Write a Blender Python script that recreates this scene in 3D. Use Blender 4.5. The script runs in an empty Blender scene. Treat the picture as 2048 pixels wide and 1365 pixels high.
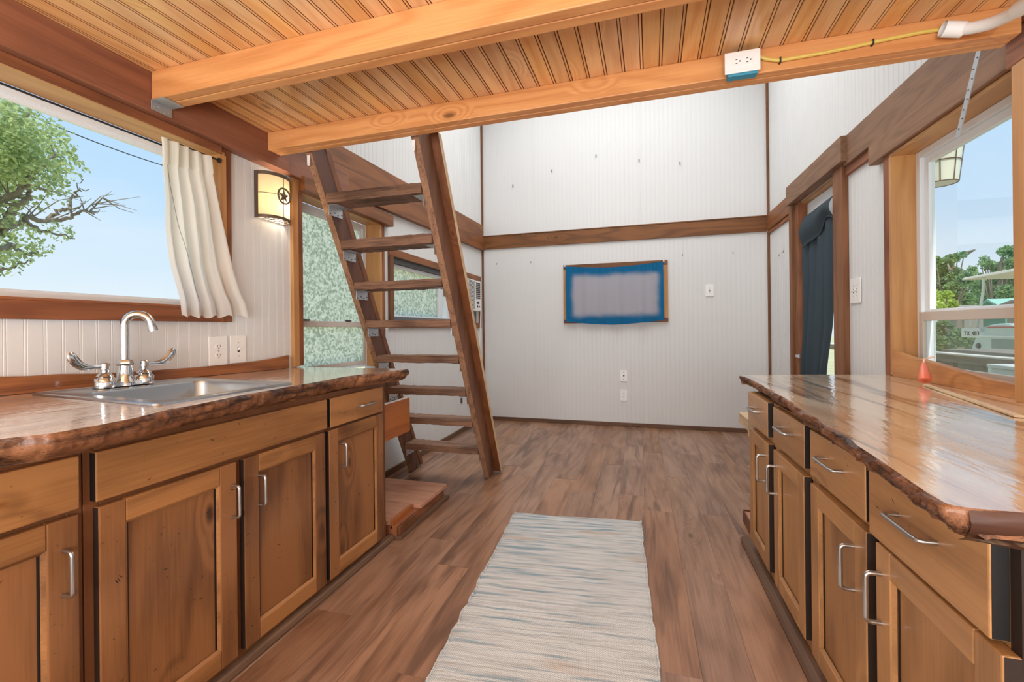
import bpy, bmesh, math, random
from mathutils import Vector, Matrix
random.seed(7)
SC = bpy.context.scene
COL = SC.collection
PI = math.pi

# ------------------------------------------------------------------ camera, sky, sun, lights, exposure
FPX, CX, YH, VPX, CAMH = 870.0, 1024.0, 659.0, 1278.0, 1.05      # 2048 x 1365 frame
YAW, ROLL = math.atan((VPX - CX) / FPX), math.radians(0.6)
FW = Vector((-math.sin(YAW), math.cos(YAW), 0))
RT = Vector((math.cos(YAW), math.sin(YAW), 0))
UP = Vector((0, 0, 1))
CR = RT * math.cos(ROLL) - UP * math.sin(ROLL)
CU = RT * math.sin(ROLL) + UP * math.cos(ROLL)
CAMP = Vector((0, 0, CAMH))
cam = bpy.data.cameras.new('camera'); camo = bpy.data.objects.new('camera', cam); COL.objects.link(camo)
cam.sensor_width = 36.0; cam.lens = FPX / 2048 * 36.0
cam.shift_y = -(682.5 - YH) / 2048
cam.clip_start = 0.02; cam.clip_end = 400
camo.matrix_world = Matrix.Translation(CAMP) @ Matrix((CR, CU, -FW)).transposed().to_4x4()
SC.camera = camo
SC.view_settings.view_transform = 'Standard'; SC.view_settings.look = 'None'
SC.view_settings.gamma = 1.0; SC.view_settings.use_curve_mapping = False
SC.view_settings.exposure = 0.42
SC.cycles.use_denoising = True
SC.cycles.max_bounces = 10; SC.cycles.diffuse_bounces = 5; SC.cycles.transparent_max_bounces = 16
SC.cycles.caustics_reflective = False; SC.cycles.caustics_refractive = False
SC.cycles.sample_clamp_indirect = 6.0

def lin(c):
    return tuple(((v / 255) / 12.92 if v / 255 <= 0.04045 else ((v / 255 + 0.055) / 1.055) ** 2.4) for v in c)
def C4(c): return (*lin(c), 1.0)

W = bpy.data.worlds.new('sky'); SC.world = W; W.use_nodes = True
wn, wl = W.node_tree.nodes, W.node_tree.links; wn.clear()
wo = wn.new('ShaderNodeOutputWorld'); bg = wn.new('ShaderNodeBackground'); wl.new(bg.outputs[0], wo.inputs[0])
tc = wn.new('ShaderNodeTexCoord'); sp = wn.new('ShaderNodeSeparateXYZ'); wl.new(tc.outputs['Generated'], sp.inputs[0])
rp = wn.new('ShaderNodeValToRGB'); wl.new(sp.outputs['Z'], rp.inputs[0])
for i, (p, c) in enumerate([(0.0, (226, 232, 236)), (0.07, (214, 227, 238)), (0.2, (190, 216, 240)), (0.42, (168, 205, 240)), (1.0, (140, 186, 232))]):
    e = rp.color_ramp.elements[i] if i < 2 else rp.color_ramp.elements.new(p)
    e.position = p; e.color = C4(c)
mp = wn.new('ShaderNodeMapping'); mp.inputs['Scale'].default_value = (1.2, 1.2, 4.0); wl.new(tc.outputs['Generated'], mp.inputs[0])
nz = wn.new('ShaderNodeTexNoise'); nz.inputs['Scale'].default_value = 1.7; nz.inputs['Detail'].default_value = 5; wl.new(mp.outputs[0], nz.inputs[0])
r2 = wn.new('ShaderNodeValToRGB'); wl.new(nz.outputs['Fac'], r2.inputs[0])
r2.color_ramp.elements[0].position = 0.45; r2.color_ramp.elements[0].color = (0, 0, 0, 1)
r2.color_ramp.elements[1].position = 0.75; r2.color_ramp.elements[1].color = (0.65, 0.65, 0.65, 1)
mx = wn.new('ShaderNodeMixRGB'); wl.new(r2.outputs[0], mx.inputs[0]); wl.new(rp.outputs[0], mx.inputs[1]); mx.inputs[2].default_value = C4((224, 232, 240))
wl.new(mx.outputs[0], bg.inputs[0]); bg.inputs[1].default_value = 0.90

def light(name, kind, loc, rot, energy, color=(1, 1, 1), size=None, sizey=None):
    l = bpy.data.lights.new(name, kind); o = bpy.data.objects.new(name, l); COL.objects.link(o)
    o.location = loc; o.rotation_euler = rot; l.energy = energy; l.color = color
    if size and kind == 'AREA':
        l.shape = 'RECTANGLE'; l.size = size; l.size_y = sizey or size
    elif size: l.shadow_soft_size = size
    return o
sun = light('sun', 'SUN', (0, -5, 20), (math.radians(33), math.radians(4), 0), 3.4, (1.0, 0.97, 0.9)); sun.data.angle = math.radians(2)
# added fill lamps, unseen: one behind the camera, one high over the open end
light('rear_fill_light', 'AREA', (-0.25, -1.4, 1.25), (math.radians(110), 0, 0), 94, (0.99, 0.995, 1.0), 2.4, 1.5)
light('high_fill_light', 'AREA', (-0.25, 3.2, 3.82), (0, 0, 0), 50, (1.0, 1.0, 0.99), 2.4, 2.4)

# ------------------------------------------------------------------ pixel -> point on a real plane
def ray(x, y): return FW * FPX + CR * (x - CX) + CU * (YH - y)
def PX(x, y, X):                        # point of the plane X = const
    d = ray(x, y); t = (X - CAMP.x) / d.x; return CAMP + d * t
def PY(x, y, Y):
    d = ray(x, y); t = (Y - CAMP.y) / d.y; return CAMP + d * t
def PZ(x, y, Z):
    d = ray(x, y); t = (Z - CAMP.z) / d.z; return CAMP + d * t

# ------------------------------------------------------------------ mesh helper
WL = {}
def wloc(o): return WL.get(o.name, Vector((0, 0, 0))) if o else Vector((0, 0, 0))
class MB:
    def __init__(s): s.v = []; s.f = []; s.m = []; s.sm = []
    def add(s, vs, fs, mi=0, smooth=False):
        b = len(s.v); s.v += [Vector(p) for p in vs]
        for f in fs: s.f.append([b + i for i in f]); s.m.append(mi); s.sm.append(smooth)
        return s
    def box(s, x0, x1, y0, y1, z0, z1, mi=0):
        if x0 > x1: x0, x1 = x1, x0
        if y0 > y1: y0, y1 = y1, y0
        if z0 > z1: z0, z1 = z1, z0
        return s.hexa([(x0, y0, z0), (x1, y0, z0), (x1, y1, z0), (x0, y1, z0), (x0, y0, z1), (x1, y0, z1), (x1, y1, z1), (x0, y1, z1)], mi)
    def hexa(s, p, mi=0):
        return s.add(p, [(3, 2, 1, 0), (4, 5, 6, 7), (0, 1, 5, 4), (1, 2, 6, 5), (2, 3, 7, 6), (3, 0, 4, 7)], mi)
    def prism(s, poly, axis, a, b, mi=0, smooth=False):
        # poly in the two other axes (order x,y,z without axis), extruded a..b
        def P(q, t):
            if axis == 'X': return (t, q[0], q[1])
            if axis == 'Y': return (q[0], t, q[1])
            return (q[0], q[1], t)
        n = len(poly)
        vs = [P(q, a) for q in poly] + [P(q, b) for q in poly]
        fs = [[i, (i + 1) % n, n + (i + 1) % n, n + i] for i in range(n)]
        s.add(vs, fs, mi, smooth); k = len(s.v) - 2 * n
        s.f.append([k + i for i in range(n)][::-1]); s.m.append(mi); s.sm.append(False)
        s.f.append([k + n + i for i in range(n)]); s.m.append(mi); s.sm.append(False)
        return s
    def tube(s, pts, r, n=10, mi=0, caps=True, flat=None, fu=False):
        pts = [Vector(p) for p in pts]; m = len(pts)
        rs = r if isinstance(r, (list, tuple)) else [r] * m
        prev = None; rings = []
        for i, p in enumerate(pts):
            t = (pts[min(i + 1, m - 1)] - pts[max(i - 1, 0)]).normalized()
            if prev is None:
                a = Vector((0, 0, 1)) if abs(t.z) < 0.9 else Vector((1, 0, 0))
                u = t.cross(a).normalized()
            else: u = (prev - t * prev.dot(t)).normalized()
            prev = u; w = t.cross(u)
            k = flat[i] if flat else 1.0
            rings.append([p + u * (rs[i] * (k if fu else 1) * math.cos(2 * PI * j / n)) + w * (rs[i] * (1 if fu else k) * math.sin(2 * PI * j / n)) for j in range(n)])
        vs = [q for g in rings for q in g]
        fs = [[i * n + j, i * n + (j + 1) % n, (i + 1) * n + (j + 1) % n, (i + 1) * n + j] for i in range(m - 1) for j in range(n)]
        s.add(vs, fs, mi, True)
        if caps:
            k = len(s.v) - len(vs)
            s.f.append([k + j for j in range(n)][::-1]); s.m.append(mi); s.sm.append(False)
            s.f.append([k + (m - 1) * n + j for j in range(n)]); s.m.append(mi); s.sm.append(False)
        return s
    def lathe(s, prof, c, n=24, axis='Z', mi=0):
        c = Vector(c); vs = []
        for (r, h) in prof:
            for j in range(n):
                a = 2 * PI * j / n; x, y = r * math.cos(a), r * math.sin(a)
                vs.append(c + Vector({'Z': (x, y, h), 'X': (h, x, y), 'Y': (x, h, y)}[axis]))
        m = len(prof)
        fs = [[i * n + j, i * n + (j + 1) % n, (i + 1) * n + (j + 1) % n, (i + 1) * n + j] for i in range(m - 1) for j in range(n)]
        s.add(vs, fs, mi, True); k = len(s.v) - len(vs)
        s.f.append([k + j for j in range(n)][::-1]); s.m.append(mi); s.sm.append(False)
        s.f.append([k + (m - 1) * n + j for j in range(n)]); s.m.append(mi); s.sm.append(False)
        return s
    def grid(s, fn, nu, nv, mi=0, smooth=True, skip=None):
        vs = [fn(i / nu, j / nv) for i in range(nu + 1) for j in range(nv + 1)]
        fs = [[i * (nv + 1) + j, (i + 1) * (nv + 1) + j, (i + 1) * (nv + 1) + j + 1, i * (nv + 1) + j + 1] for i in range(nu) for j in range(nv) if not (skip and skip(i, j))]
        return s.add(vs, fs, mi, smooth)
    def build(s, name, mats, parent=None, kind=None, bevel=0, fix=True, solid=0):
        off = wloc(parent)
        me = bpy.data.meshes.new(name)
        me.from_pydata([tuple(p - off) for p in s.v], [], s.f)
        if not isinstance(mats, (list, tuple)): mats = [mats]
        for m in mats: me.materials.append(m)
        for p, mi, sm in zip(me.polygons, s.m, s.sm): p.material_index = mi; p.use_smooth = sm
        if fix:
            bm = bmesh.new(); bm.from_mesh(me); bmesh.ops.recalc_face_normals(bm, faces=bm.faces); bm.to_mesh(me); bm.free()
        if any(s.sm) and name not in ('live_edge', 'end_edge', 'cloth_panel'): me.set_sharp_from_angle(angle=math.radians(38))
        o = bpy.data.objects.new(name, me); COL.objects.link(o)
        if parent: o.parent = parent
        WL[o.name] = off.copy()
        if name in ('screws', 'slots', 'jack', 'seam', 'controls', 'dent_marks', 'grille', 'bottom_grille', 'wheels', 'cage', 'wire'): kind = kind or 'stuff'
        if kind: o['kind'] = kind
        if bevel:
            b = o.modifiers.new('bevel', 'BEVEL'); b.width = bevel; b.segments = 2; b.limit_method = 'ANGLE'; b.harden_normals = False
        if solid:
            b = o.modifiers.new('solid', 'SOLIDIFY'); b.thickness = solid; b.offset = 0
        return o
def empty(name, loc, label=None, cat=None, group=None, kind=None):
    o = bpy.data.objects.new(name, None); COL.objects.link(o); o.location = loc; o.empty_display_size = 0.05
    WL[o.name] = Vector(loc); tag(o, label, cat, group, kind); return o
def tag(o, label=None, cat=None, group=None, kind=None):
    if label: o['label'] = label
    if cat: o['category'] = cat
    if group: o['group'] = group
    if kind: o['kind'] = kind
    return o

# ------------------------------------------------------------------ materials
def nt(name):
    m = bpy.data.materials.new(name); m.use_nodes = True; t = m.node_tree
    b = t.nodes['Principled BSDF']; return m, t.nodes, t.links, b
def plain(name, c, rough=0.5, metal=0.0, coat=0.0, spec=0.5, emit=None, es=0, noise=0, nscale=30, bump=0):
    m, n, l, b = nt(name)
    b.inputs['Base Color'].default_value = C4(c); b.inputs['Roughness'].default_value = rough
    b.inputs['Metallic'].default_value = metal; b.inputs['Coat Weight'].default_value = coat
    b.inputs['Specular IOR Level'].default_value = spec
    if emit: b.inputs['Emission Color'].default_value = C4(emit); b.inputs['Emission Strength'].default_value = es
    if noise or bump:
        t = n.new('ShaderNodeTexCoord'); z = n.new('ShaderNodeTexNoise'); z.inputs['Scale'].default_value = nscale; z.inputs['Detail'].default_value = 4
        l.new(t.outputs['Object'], z.inputs[0])
        if noise:
            h = n.new('ShaderNodeHueSaturation'); h.inputs['Color'].default_value = C4(c)
            r = n.new('ShaderNodeMapRange'); r.inputs[3].default_value = 1 - noise; r.inputs[4].default_value = 1 + noise
            l.new(z.outputs['Fac'], r.inputs[0]); l.new(r.outputs[0], h.inputs['Value']); l.new(h.outputs[0], b.inputs['Base Color'])
        if bump:
            u = n.new('ShaderNodeBump'); u.inputs['Strength'].default_value = bump; u.inputs['Distance'].default_value = 0.002
            l.new(z.outputs['Fac'], u.inputs['Height']); l.new(u.outputs[0], b.inputs['Normal'])
    return m
def math_(n, l, op, a, b=None, c=None):
    x = n.new('ShaderNodeMath'); x.operation = op
    for i, v in enumerate((a, b, c)):
        if v is None: continue
        if isinstance(v, (int, float)): x.inputs[i].default_value = v
        else: l.new(v, x.inputs[i])
    return x.outputs[0]
def tone(c, s=0.97, v=0.93):
    g = sum(c) / 3; return tuple(min(250, (g + (x - g) * s) * v) for x in c)
def wood(name, light_, dark, axis='Y', ring=7.0, ringamt=0.5, fine=0.35, knots=0.0, rough=0.5, coat=0.0, var=0.12,
         scale=1.0, bump=0.15, blot=0.25, spec=0.4, huevar=0.0, streak=None, streakamt=0.0, coatior=1.5):
    light_, dark = tone(light_), tone(dark)
    m, n, l, b = nt(name)
    t = n.new('ShaderNodeTexCoord'); oi = n.new('ShaderNodeObjectInfo')
    of = n.new('ShaderNodeVectorMath'); of.operation = 'MULTIPLY_ADD'
    cx = n.new('ShaderNodeCombineXYZ')
    for i in range(3): l.new(math_(n, l, 'MULTIPLY', oi.outputs['Random'], (37.0, 53.0, 71.0)[i]), cx.inputs[i])
    ad = n.new('ShaderNodeVectorMath'); ad.operation = 'ADD'; l.new(t.outputs['Object'], ad.inputs[0]); l.new(cx.outputs[0], ad.inputs[1])
    def mapped(al, ac):
        q = n.new('ShaderNodeMapping'); q.vector_type = 'POINT'
        s = [ac * scale] * 3; s['XYZ'.index(axis)] = al * scale; q.inputs['Scale'].default_value = s
        l.new(ad.outputs[0], q.inputs[0]); return q.outputs[0]
    def noise(v, detail=2.0, dist=0.0, sc=1.0):
        z = n.new('ShaderNodeTexNoise'); z.inputs['Scale'].default_value = sc; z.inputs['Detail'].default_value = detail
        z.inputs['Distortion'].default_value = dist; l.new(v, z.inputs[0]); return z.outputs['Fac']
    low = noise(mapped(0.9, 6.0), 1.5)
    kfac = None
    if knots > 0:
        vo = n.new('ShaderNodeTexVoronoi'); vo.inputs['Scale'].default_value = 1.0; l.new(mapped(3.4, 8.0), vo.inputs[0])
        sepc = n.new('ShaderNodeSeparateColor'); l.new(vo.outputs['Color'], sepc.inputs[0])
        gate = math_(n, l, 'LESS_THAN', sepc.outputs[0], knots)
        d = vo.outputs['Distance']
        fall = math_(n, l, 'MULTIPLY', math_(n, l, 'SMOOTH_MAX', math_(n, l, 'SUBTRACT', 0.40, d), 0.0, 0.08), gate)
        low = math_(n, l, 'MULTIPLY_ADD', fall, 1.3, low)
        mr = n.new('ShaderNodeMapRange'); mr.inputs[1].default_value = 0.13; mr.inputs[2].default_value = 0.05; l.new(d, mr.inputs[0])
        kfac = math_(n, l, 'MULTIPLY', mr.outputs[0], gate)
    rg = math_(n, l, 'SINE', math_(n, l, 'MULTIPLY', low, ring * 6.28))
    rg = math_(n, l, 'MULTIPLY_ADD', rg, 0.5, 0.5)
    rg = math_(n, l, 'POWER', rg, 1.6)
    fi = noise(mapped(6, 170), 2.0)
    bl = noise(mapped(1.6, 4.5), 3.0, 0.4)
    f = math_(n, l, 'MULTIPLY', rg, ringamt)
    f = math_(n, l, 'MULTIPLY_ADD', math_(n, l, 'SUBTRACT', fi, 0.5), fine * 2, f)
    f = math_(n, l, 'MULTIPLY_ADD', math_(n, l, 'SUBTRACT', bl, 0.5), blot * 2.4, f)
    f = math_(n, l, 'ADD', f, 0.18)
    cr = n.new('ShaderNodeMixRGB'); cr.use_clamp = True; l.new(f, cr.inputs[0]); cr.inputs[1].default_value = C4(light_); cr.inputs[2].default_value = C4(dark)
    cl = n.new('ShaderNodeClamp'); l.new(f, cl.inputs[0]); l.new(cl.outputs[0], cr.inputs[0])
    out = cr.outputs[0]
    if streak:
        s1 = noise(mapped(1.3, 13), 4.0, 1.2)
        mr = n.new('ShaderNodeMapRange'); mr.inputs[1].default_value = 0.52; mr.inputs[2].default_value = 0.66; l.new(s1, mr.inputs[0])
        x = n.new('ShaderNodeMixRGB'); l.new(math_(n, l, 'MULTIPLY', mr.outputs[0], streakamt), x.inputs[0]); l.new(out, x.inputs[1]); x.inputs[2].default_value = C4(streak); out = x.outputs[0]
    if kfac is not None:
        x = n.new('ShaderNodeMixRGB'); l.new(math_(n, l, 'MULTIPLY', kfac, 0.85), x.inputs[0]); l.new(out, x.inputs[1])
        x.inputs[2].default_value = (*[v * 0.28 for v in lin(dark)], 1); out = x.outputs[0]
    h = n.new('ShaderNodeHueSaturation'); l.new(out, h.inputs['Color'])
    r = n.new('ShaderNodeMapRange'); r.inputs[3].default_value = 1 - var; r.inputs[4].default_value = 1 + var; l.new(oi.outputs['Random'], r.inputs[0]); l.new(r.outputs[0], h.inputs['Value'])
    if huevar:
        q = math_(n, l, 'FRACT', math_(n, l, 'MULTIPLY', oi.outputs['Random'], 17.3))
        r = n.new('ShaderNodeMapRange'); r.inputs[3].default_value = 1 - huevar; r.inputs[4].default_value = 1 + huevar; l.new(q, r.inputs[0]); l.new(r.outputs[0], h.inputs['Saturation'])
    l.new(h.outputs[0], b.inputs['Base Color'])
    b.inputs['Roughness'].default_value = rough; b.inputs['Coat Weight'].default_value = coat; b.inputs['Coat Roughness'].default_value = 0.06; b.inputs['Coat IOR'].default_value = coatior
    b.inputs['Specular IOR Level'].default_value = spec
    if bump:
        u = n.new('ShaderNodeBump'); u.inputs['Strength'].default_value = bump; u.inputs['Distance'].default_value = 0.0015
        l.new(math_(n, l, 'MULTIPLY_ADD', f, -0.6, math_(n, l, 'MULTIPLY', fi, 0.5)), u.inputs['Height']); l.new(u.outputs[0], b.inputs['Normal'])
        if coat >= 0.9:
            u2 = n.new('ShaderNodeBump'); u2.inputs['Strength'].default_value = 0.35; u2.inputs['Distance'].default_value = 0.004
            l.new(noise(mapped(5, 30), 3.0, 0.6), u2.inputs['Height']); l.new(u2.outputs[0], b.inputs['Coat Normal'])
    return m

M = {}
M['white'] = plain('white_paint', (220, 221, 221), 0.55, noise=0.015, nscale=3)
M['vinyl'] = plain('white_vinyl', (228, 234, 238), 0.4)
M['vinyl_tan'] = plain('tan_vinyl', (200, 190, 180), 0.45)
M['plastic'] = plain('white_plastic', (240, 240, 238), 0.35)
M['slot'] = plain('dark_slot', (45, 42, 40), 0.6)
M['black'] = plain('black_paint', (18, 17, 17), 0.5)
M['nickel'] = plain('brushed_nickel', (190, 190, 188), 0.32, metal=1.0)
M['chrome'] = plain('chrome', (215, 218, 220), 0.07, metal=1.0)
M['steel'] = plain('stainless_steel', (185, 190, 194), 0.27, metal=1.0, bump=0.04, nscale=300)
M['zinc'] = plain('galvanised_steel', (188, 192, 196), 0.42, metal=0.75, noise=0.08, nscale=60)
M['gray_frame'] = plain('grey_window_frame', (98, 102, 104), 0.5)
M['pine_ceiling'] = wood('pine_ceiling', (255, 206, 146), (226, 156, 94), 'Y', ring=8, ringamt=0.42, fine=0.35, knots=0.2, rough=0.3, var=0.1, blot=0.3, coat=0.25, huevar=0.08)
M['pine_dark'] = plain('pine_groove', (128, 72, 40), 0.6)
M['joist'] = wood('joist_fir', (240, 172, 108), (204, 130, 72), 'X', ring=9, ringamt=0.42, fine=0.4, knots=0.2, rough=0.42, var=0.04, blot=0.25)
M['beam'] = wood('dark_stained_beam', (168, 108, 80), (112, 68, 50), 'Y', ring=5, ringamt=0.35, fine=0.35, knots=0.04, rough=0.5, var=0.04, blot=0.35)
M['casing'] = wood('reddish_cedar_casing', (168, 104, 66), (116, 66, 42), 'Y', ring=8, ringamt=0.5, knots=0.05, rough=0.55, var=0.05)
M['casingZ'] = wood('reddish_cedar_casing_upright', (162, 98, 60), (108, 60, 36), 'Z', ring=8, ringamt=0.5, fine=0.5, knots=0.05, rough=0.55, var=0.05)
M['jamb'] = wood('orange_pine_jamb', (222, 170, 114), (190, 134, 82), 'Y', ring=6, ringamt=0.45, knots=0.05, rough=0.45, var=0.03)
M['jambZ'] = wood('orange_pine_jamb_upright', (218, 162, 102), (182, 124, 70), 'Z', ring=6, ringamt=0.45, knots=0.12, rough=0.45, var=0.03)
M['trimX'] = wood('cedar_band', (144, 92, 50), (96, 58, 30), 'X', ring=6, ringamt=0.5, knots=0.14, rough=0.5, var=0.04)
M['trimY'] = wood('cedar_band_side', (160, 100, 56), (112, 66, 36), 'Y', ring=6, ringamt=0.5, knots=0.12, rough=0.5, var=0.04)
M['trimZ'] = wood('cedar_strip', (140, 92, 58), (92, 56, 32), 'Z', ring=6, ringamt=0.4, fine=0.5, knots=0.10, rough=0.6, var=0.06)
M['beamR'] = wood('weathered_brown_beam', (158, 118, 88), (112, 78, 56), 'Y', ring=9, ringamt=0.32, fine=0.45, knots=0.10, rough=0.6, var=0.05)
M['postZ'] = wood('brown_door_post', (156, 104, 66), (108, 66, 40), 'Z', ring=6, ringamt=0.45, knots=0.12, rough=0.6, var=0.05)
M['base'] = wood('dark_baseboard', (124, 90, 66), (84, 58, 42), 'X', ring=5, ringamt=0.4, knots=0.03, rough=0.6, var=0.03)
M['baseY'] = wood('dark_baseboard_side', (124, 92, 68), (84, 58, 42), 'Y', ring=5, ringamt=0.4, knots=0.03, rough=0.6, var=0.03)
M['floor'] = wood('floor_plank', (176, 134, 106), (112, 74, 52), 'Y', ring=8, ringamt=0.28, fine=0.4, knots=0.12, rough=0.36, var=0.05, blot=0.7, bump=0.1, spec=0.5, huevar=0.1, streak=(84, 58, 44), streakamt=0.65)
M['cabL'] = wood('stained_alder_left', (160, 106, 62), (90, 54, 30), 'Z', ring=4, ringamt=0.35, fine=0.3, knots=0.16, rough=0.38, var=0.06, blot=0.9, coat=0.15, bump=0.05)
M['cabLY'] = wood('stained_alder_left_rail', (184, 126, 72), (104, 64, 35), 'Y', ring=4, ringamt=0.35, fine=0.32, knots=0.14, rough=0.38, var=0.05, blot=0.85, coat=0.15, bump=0.05)
M['cabLf'] = wood('stained_alder_frame', (136, 84, 48), (88, 50, 28), 'Z', ring=3, ringamt=0.3, fine=0.25, rough=0.4, var=0.05, blot=0.4, bump=0.05)
M['cabR'] = wood('stained_alder_right', (202, 148, 92), (126, 84, 48), 'Z', ring=4, ringamt=0.3, fine=0.26, knots=0.12, rough=0.38, var=0.05, blot=0.7, coat=0.15, bump=0.05)
M['cabRY'] = wood('stained_alder_right_rail', (204, 150, 94), (128, 86, 50), 'Y', ring=3, ringamt=0.3, fine=0.25, knots=0.05, rough=0.38, var=0.05, blot=0.45, coat=0.15, bump=0.05)
M['cabin'] = plain('dark_cabinet_inside', (40, 26, 18), 0.6)
M['edge'] = plain('dark_edge_paint', (30, 22, 18), 0.5)
M['slabL'] = wood('glossy_mesquite_slab', (255, 240, 220), (242, 208, 178), 'Y', ring=5, ringamt=0.5, fine=0.3, knots=0.0, rough=0.2, coat=1.0, var=0.0, blot=0.6, bump=0.05, spec=0.6, streak=(150, 120, 100), streakamt=0.4, coatior=1.7)
M['slabR'] = wood('glossy_spalted_slab', (255, 234, 200), (230, 186, 140), 'Y', ring=4, ringamt=0.4, fine=0.25, knots=0.02, rough=0.2, coat=1.0, var=0.0, blot=0.95, bump=0.06, spec=0.6, streak=(84, 56, 44), streakamt=0.85, coatior=2.1)
M['bark'] = wood('glossy_live_edge', (158, 104, 68), (58, 34, 22), 'Y', ring=5, ringamt=0.6, fine=0.8, rough=0.42, coat=0.15, var=0.0, blot=0.8, bump=0.9, scale=2.2)
M['ladder'] = wood('ladder_stringer', (142, 96, 70), (88, 56, 40), 'Z', ring=5, ringamt=0.4, fine=0.35, knots=0.05, rough=0.5, var=0.02, blot=0.4)
M['ladderD'] = wood('ladder_stringer_dark', (112, 72, 54), (66, 40, 30), 'Z', ring=5, ringamt=0.35, fine=0.35, knots=0.06, rough=0.5, var=0.02, blot=0.5)
M['ladderR'] = wood('ladder_rail_red', (138, 84, 50), (88, 50, 28), 'Z', ring=5, ringamt=0.4, fine=0.3, knots=0.08, rough=0.45, var=0.02, blot=0.4)
M['ladder_pale'] = wood('ladder_sawn_edge', (172, 130, 98), (112, 76, 56), 'Z', ring=8, ringamt=0.4, fine=0.9, rough=0.7, var=0.0, blot=0.3)
M['tread'] = wood('rough_sawn_tread', (150, 112, 88), (78, 52, 38), 'X', ring=6, ringamt=0.4, fine=0.8, knots=0.12, rough=0.65, var=0.12, blot=0.6, bump=0.8)
M['orange_ply'] = wood('orange_pine_board', (206, 124, 62), (158, 82, 36), 'Y', ring=4, ringamt=0.4, knots=0.1, rough=0.35, var=0.03, coat=0.2)
M['platform'] = wood('worn_pine_platform', (220, 168, 138), (178, 112, 84), 'X', ring=4, ringamt=0.4, fine=0.5, knots=0.03, rough=0.5, var=0.05, blot=0.7)
M['pale_pine'] = wood('raw_pale_pine', (232, 204, 166), (204, 168, 122), 'Y', ring=5, ringamt=0.4, knots=0.06, rough=0.6, var=0.03)
M['mirrorless_glass'] = None

def glass(name, tint=(1, 1, 1), rough=0.0, refl=0.08):
    m, n, l, b = nt(name); n.remove(b); o = n['Material Output']
    tr = n.new('ShaderNodeBsdfTransparent'); tr.inputs[0].default_value = (*tint, 1)
    gl = n.new('ShaderNodeBsdfGlossy'); gl.inputs['Roughness'].default_value = 0.02
    fr = n.new('ShaderNodeFresnel'); fr.inputs[0].default_value = 1.4
    mx = n.new('ShaderNodeMixShader'); l.new(math_(n, l, 'MULTIPLY', fr.outputs[0], refl * 10), mx.inputs[0]); l.new(tr.outputs[0], mx.inputs[1]); l.new(gl.outputs[0], mx.inputs[2])
    l.new(mx.outputs[0], o.inputs[0]); return m
M['glass'] = glass('clear_glass', (0.97, 0.985, 0.98), refl=0.012)
def screen_mat(name, opac, c):
    m, n, l, b = nt(name); n.remove(b); o = n['Material Output']
    tr = n.new('ShaderNodeBsdfTransparent'); df = n.new('ShaderNodeBsdfDiffuse'); df.inputs[0].default_value = C4(c)
    mx = n.new('ShaderNodeMixShader'); mx.inputs[0].default_value = opac; l.new(tr.outputs[0], mx.inputs[1]); l.new(df.outputs[0], mx.inputs[2]); l.new(mx.outputs[0], o.inputs[0]); return m
M['screen'] = screen_mat('insect_screen', 0.2, (150, 165, 155))
def film():
    m, n, l, b = nt('privacy_film_glass'); n.remove(b); o = n['Material Output']
    t = n.new('ShaderNodeTexCoord'); v = n.new('ShaderNodeTexVoronoi'); v.feature = 'F1'; v.inputs['Scale'].default_value = 84; l.new(t.outputs['Object'], v.inputs[0])
    ns = n.new('ShaderNodeTexNoise'); ns.inputs['Scale'].default_value = 60; ns.inputs['Distortion'].default_value = 3.0; l.new(t.outputs['Object'], ns.inputs[0])
    bu = n.new('ShaderNodeBump'); bu.inputs['Strength'].default_value = 1.0; bu.inputs['Distance'].default_value = 0.02
    cs = n.new('ShaderNodeSeparateColor'); l.new(v.outputs['Color'], cs.inputs[0])
    l.new(math_(n, l, 'ADD', cs.outputs[0], math_(n, l, 'MULTIPLY', ns.outputs['Fac'], 1.2)), bu.inputs['Height'])
    rf = n.new('ShaderNodeBsdfRefraction'); rf.inputs['IOR'].default_value = 1.25; rf.inputs['Roughness'].default_value = 0.18; rf.inputs[0].default_value = (0.97, 1.0, 0.97, 1); l.new(bu.outputs[0], rf.inputs['Normal'])
    tl = n.new('ShaderNodeBsdfTranslucent')
    r = n.new('ShaderNodeValToRGB'); l.new(math_(n, l, 'MULTIPLY_ADD', cs.outputs[1], 0.6, math_(n, l, 'MULTIPLY', ns.outputs['Fac'], 0.4)), r.inputs[0])
    r.color_ramp.elements[0].position = 0.32; r.color_ramp.elements[0].color = C4((208, 214, 202)); r.color_ramp.elements[1].position = 0.60; r.color_ramp.elements[1].color = C4((255, 255, 248))
    l.new(r.outputs[0], tl.inputs[0])
    mx = n.new('ShaderNodeMixShader'); mx.inputs[0].default_value = 0.85; l.new(rf.outputs[0], mx.inputs[1]); l.new(tl.outputs[0], mx.inputs[2]); l.new(mx.outputs[0], o.inputs[0]); return m
M['film'] = film()
def cloth(name, c, trans=0.3, rough=0.9, weave=500, bumpv=0.1, wr=0.0):
    m, n, l, b = nt(name); o = n['Material Output']
    b.inputs['Base Color'].default_value = C4(c); b.inputs['Roughness'].default_value = rough; b.inputs['Specular IOR Level'].default_value = 0.15
    tl = n.new('ShaderNodeBsdfTranslucent'); tl.inputs[0].default_value = C4(c)
    mx = n.new('ShaderNodeMixShader'); mx.inputs[0].default_value = trans; l.new(b.outputs[0], mx.inputs[1]); l.new(tl.outputs[0], mx.inputs[2]); l.new(mx.outputs[0], o.inputs[0])
    t = n.new('ShaderNodeTexCoord'); z = n.new('ShaderNodeTexNoise'); z.inputs['Scale'].default_value = 14; z.inputs['Detail'].default_value = 5; l.new(t.outputs['Object'], z.inputs[0])
    u = n.new('ShaderNodeBump'); u.inputs['Strength'].default_value = bumpv; u.inputs['Distance'].default_value = 0.01; l.new(z.outputs['Fac'], u.inputs['Height']); l.new(u.outputs[0], b.inputs['Normal'])
    return m
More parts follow.
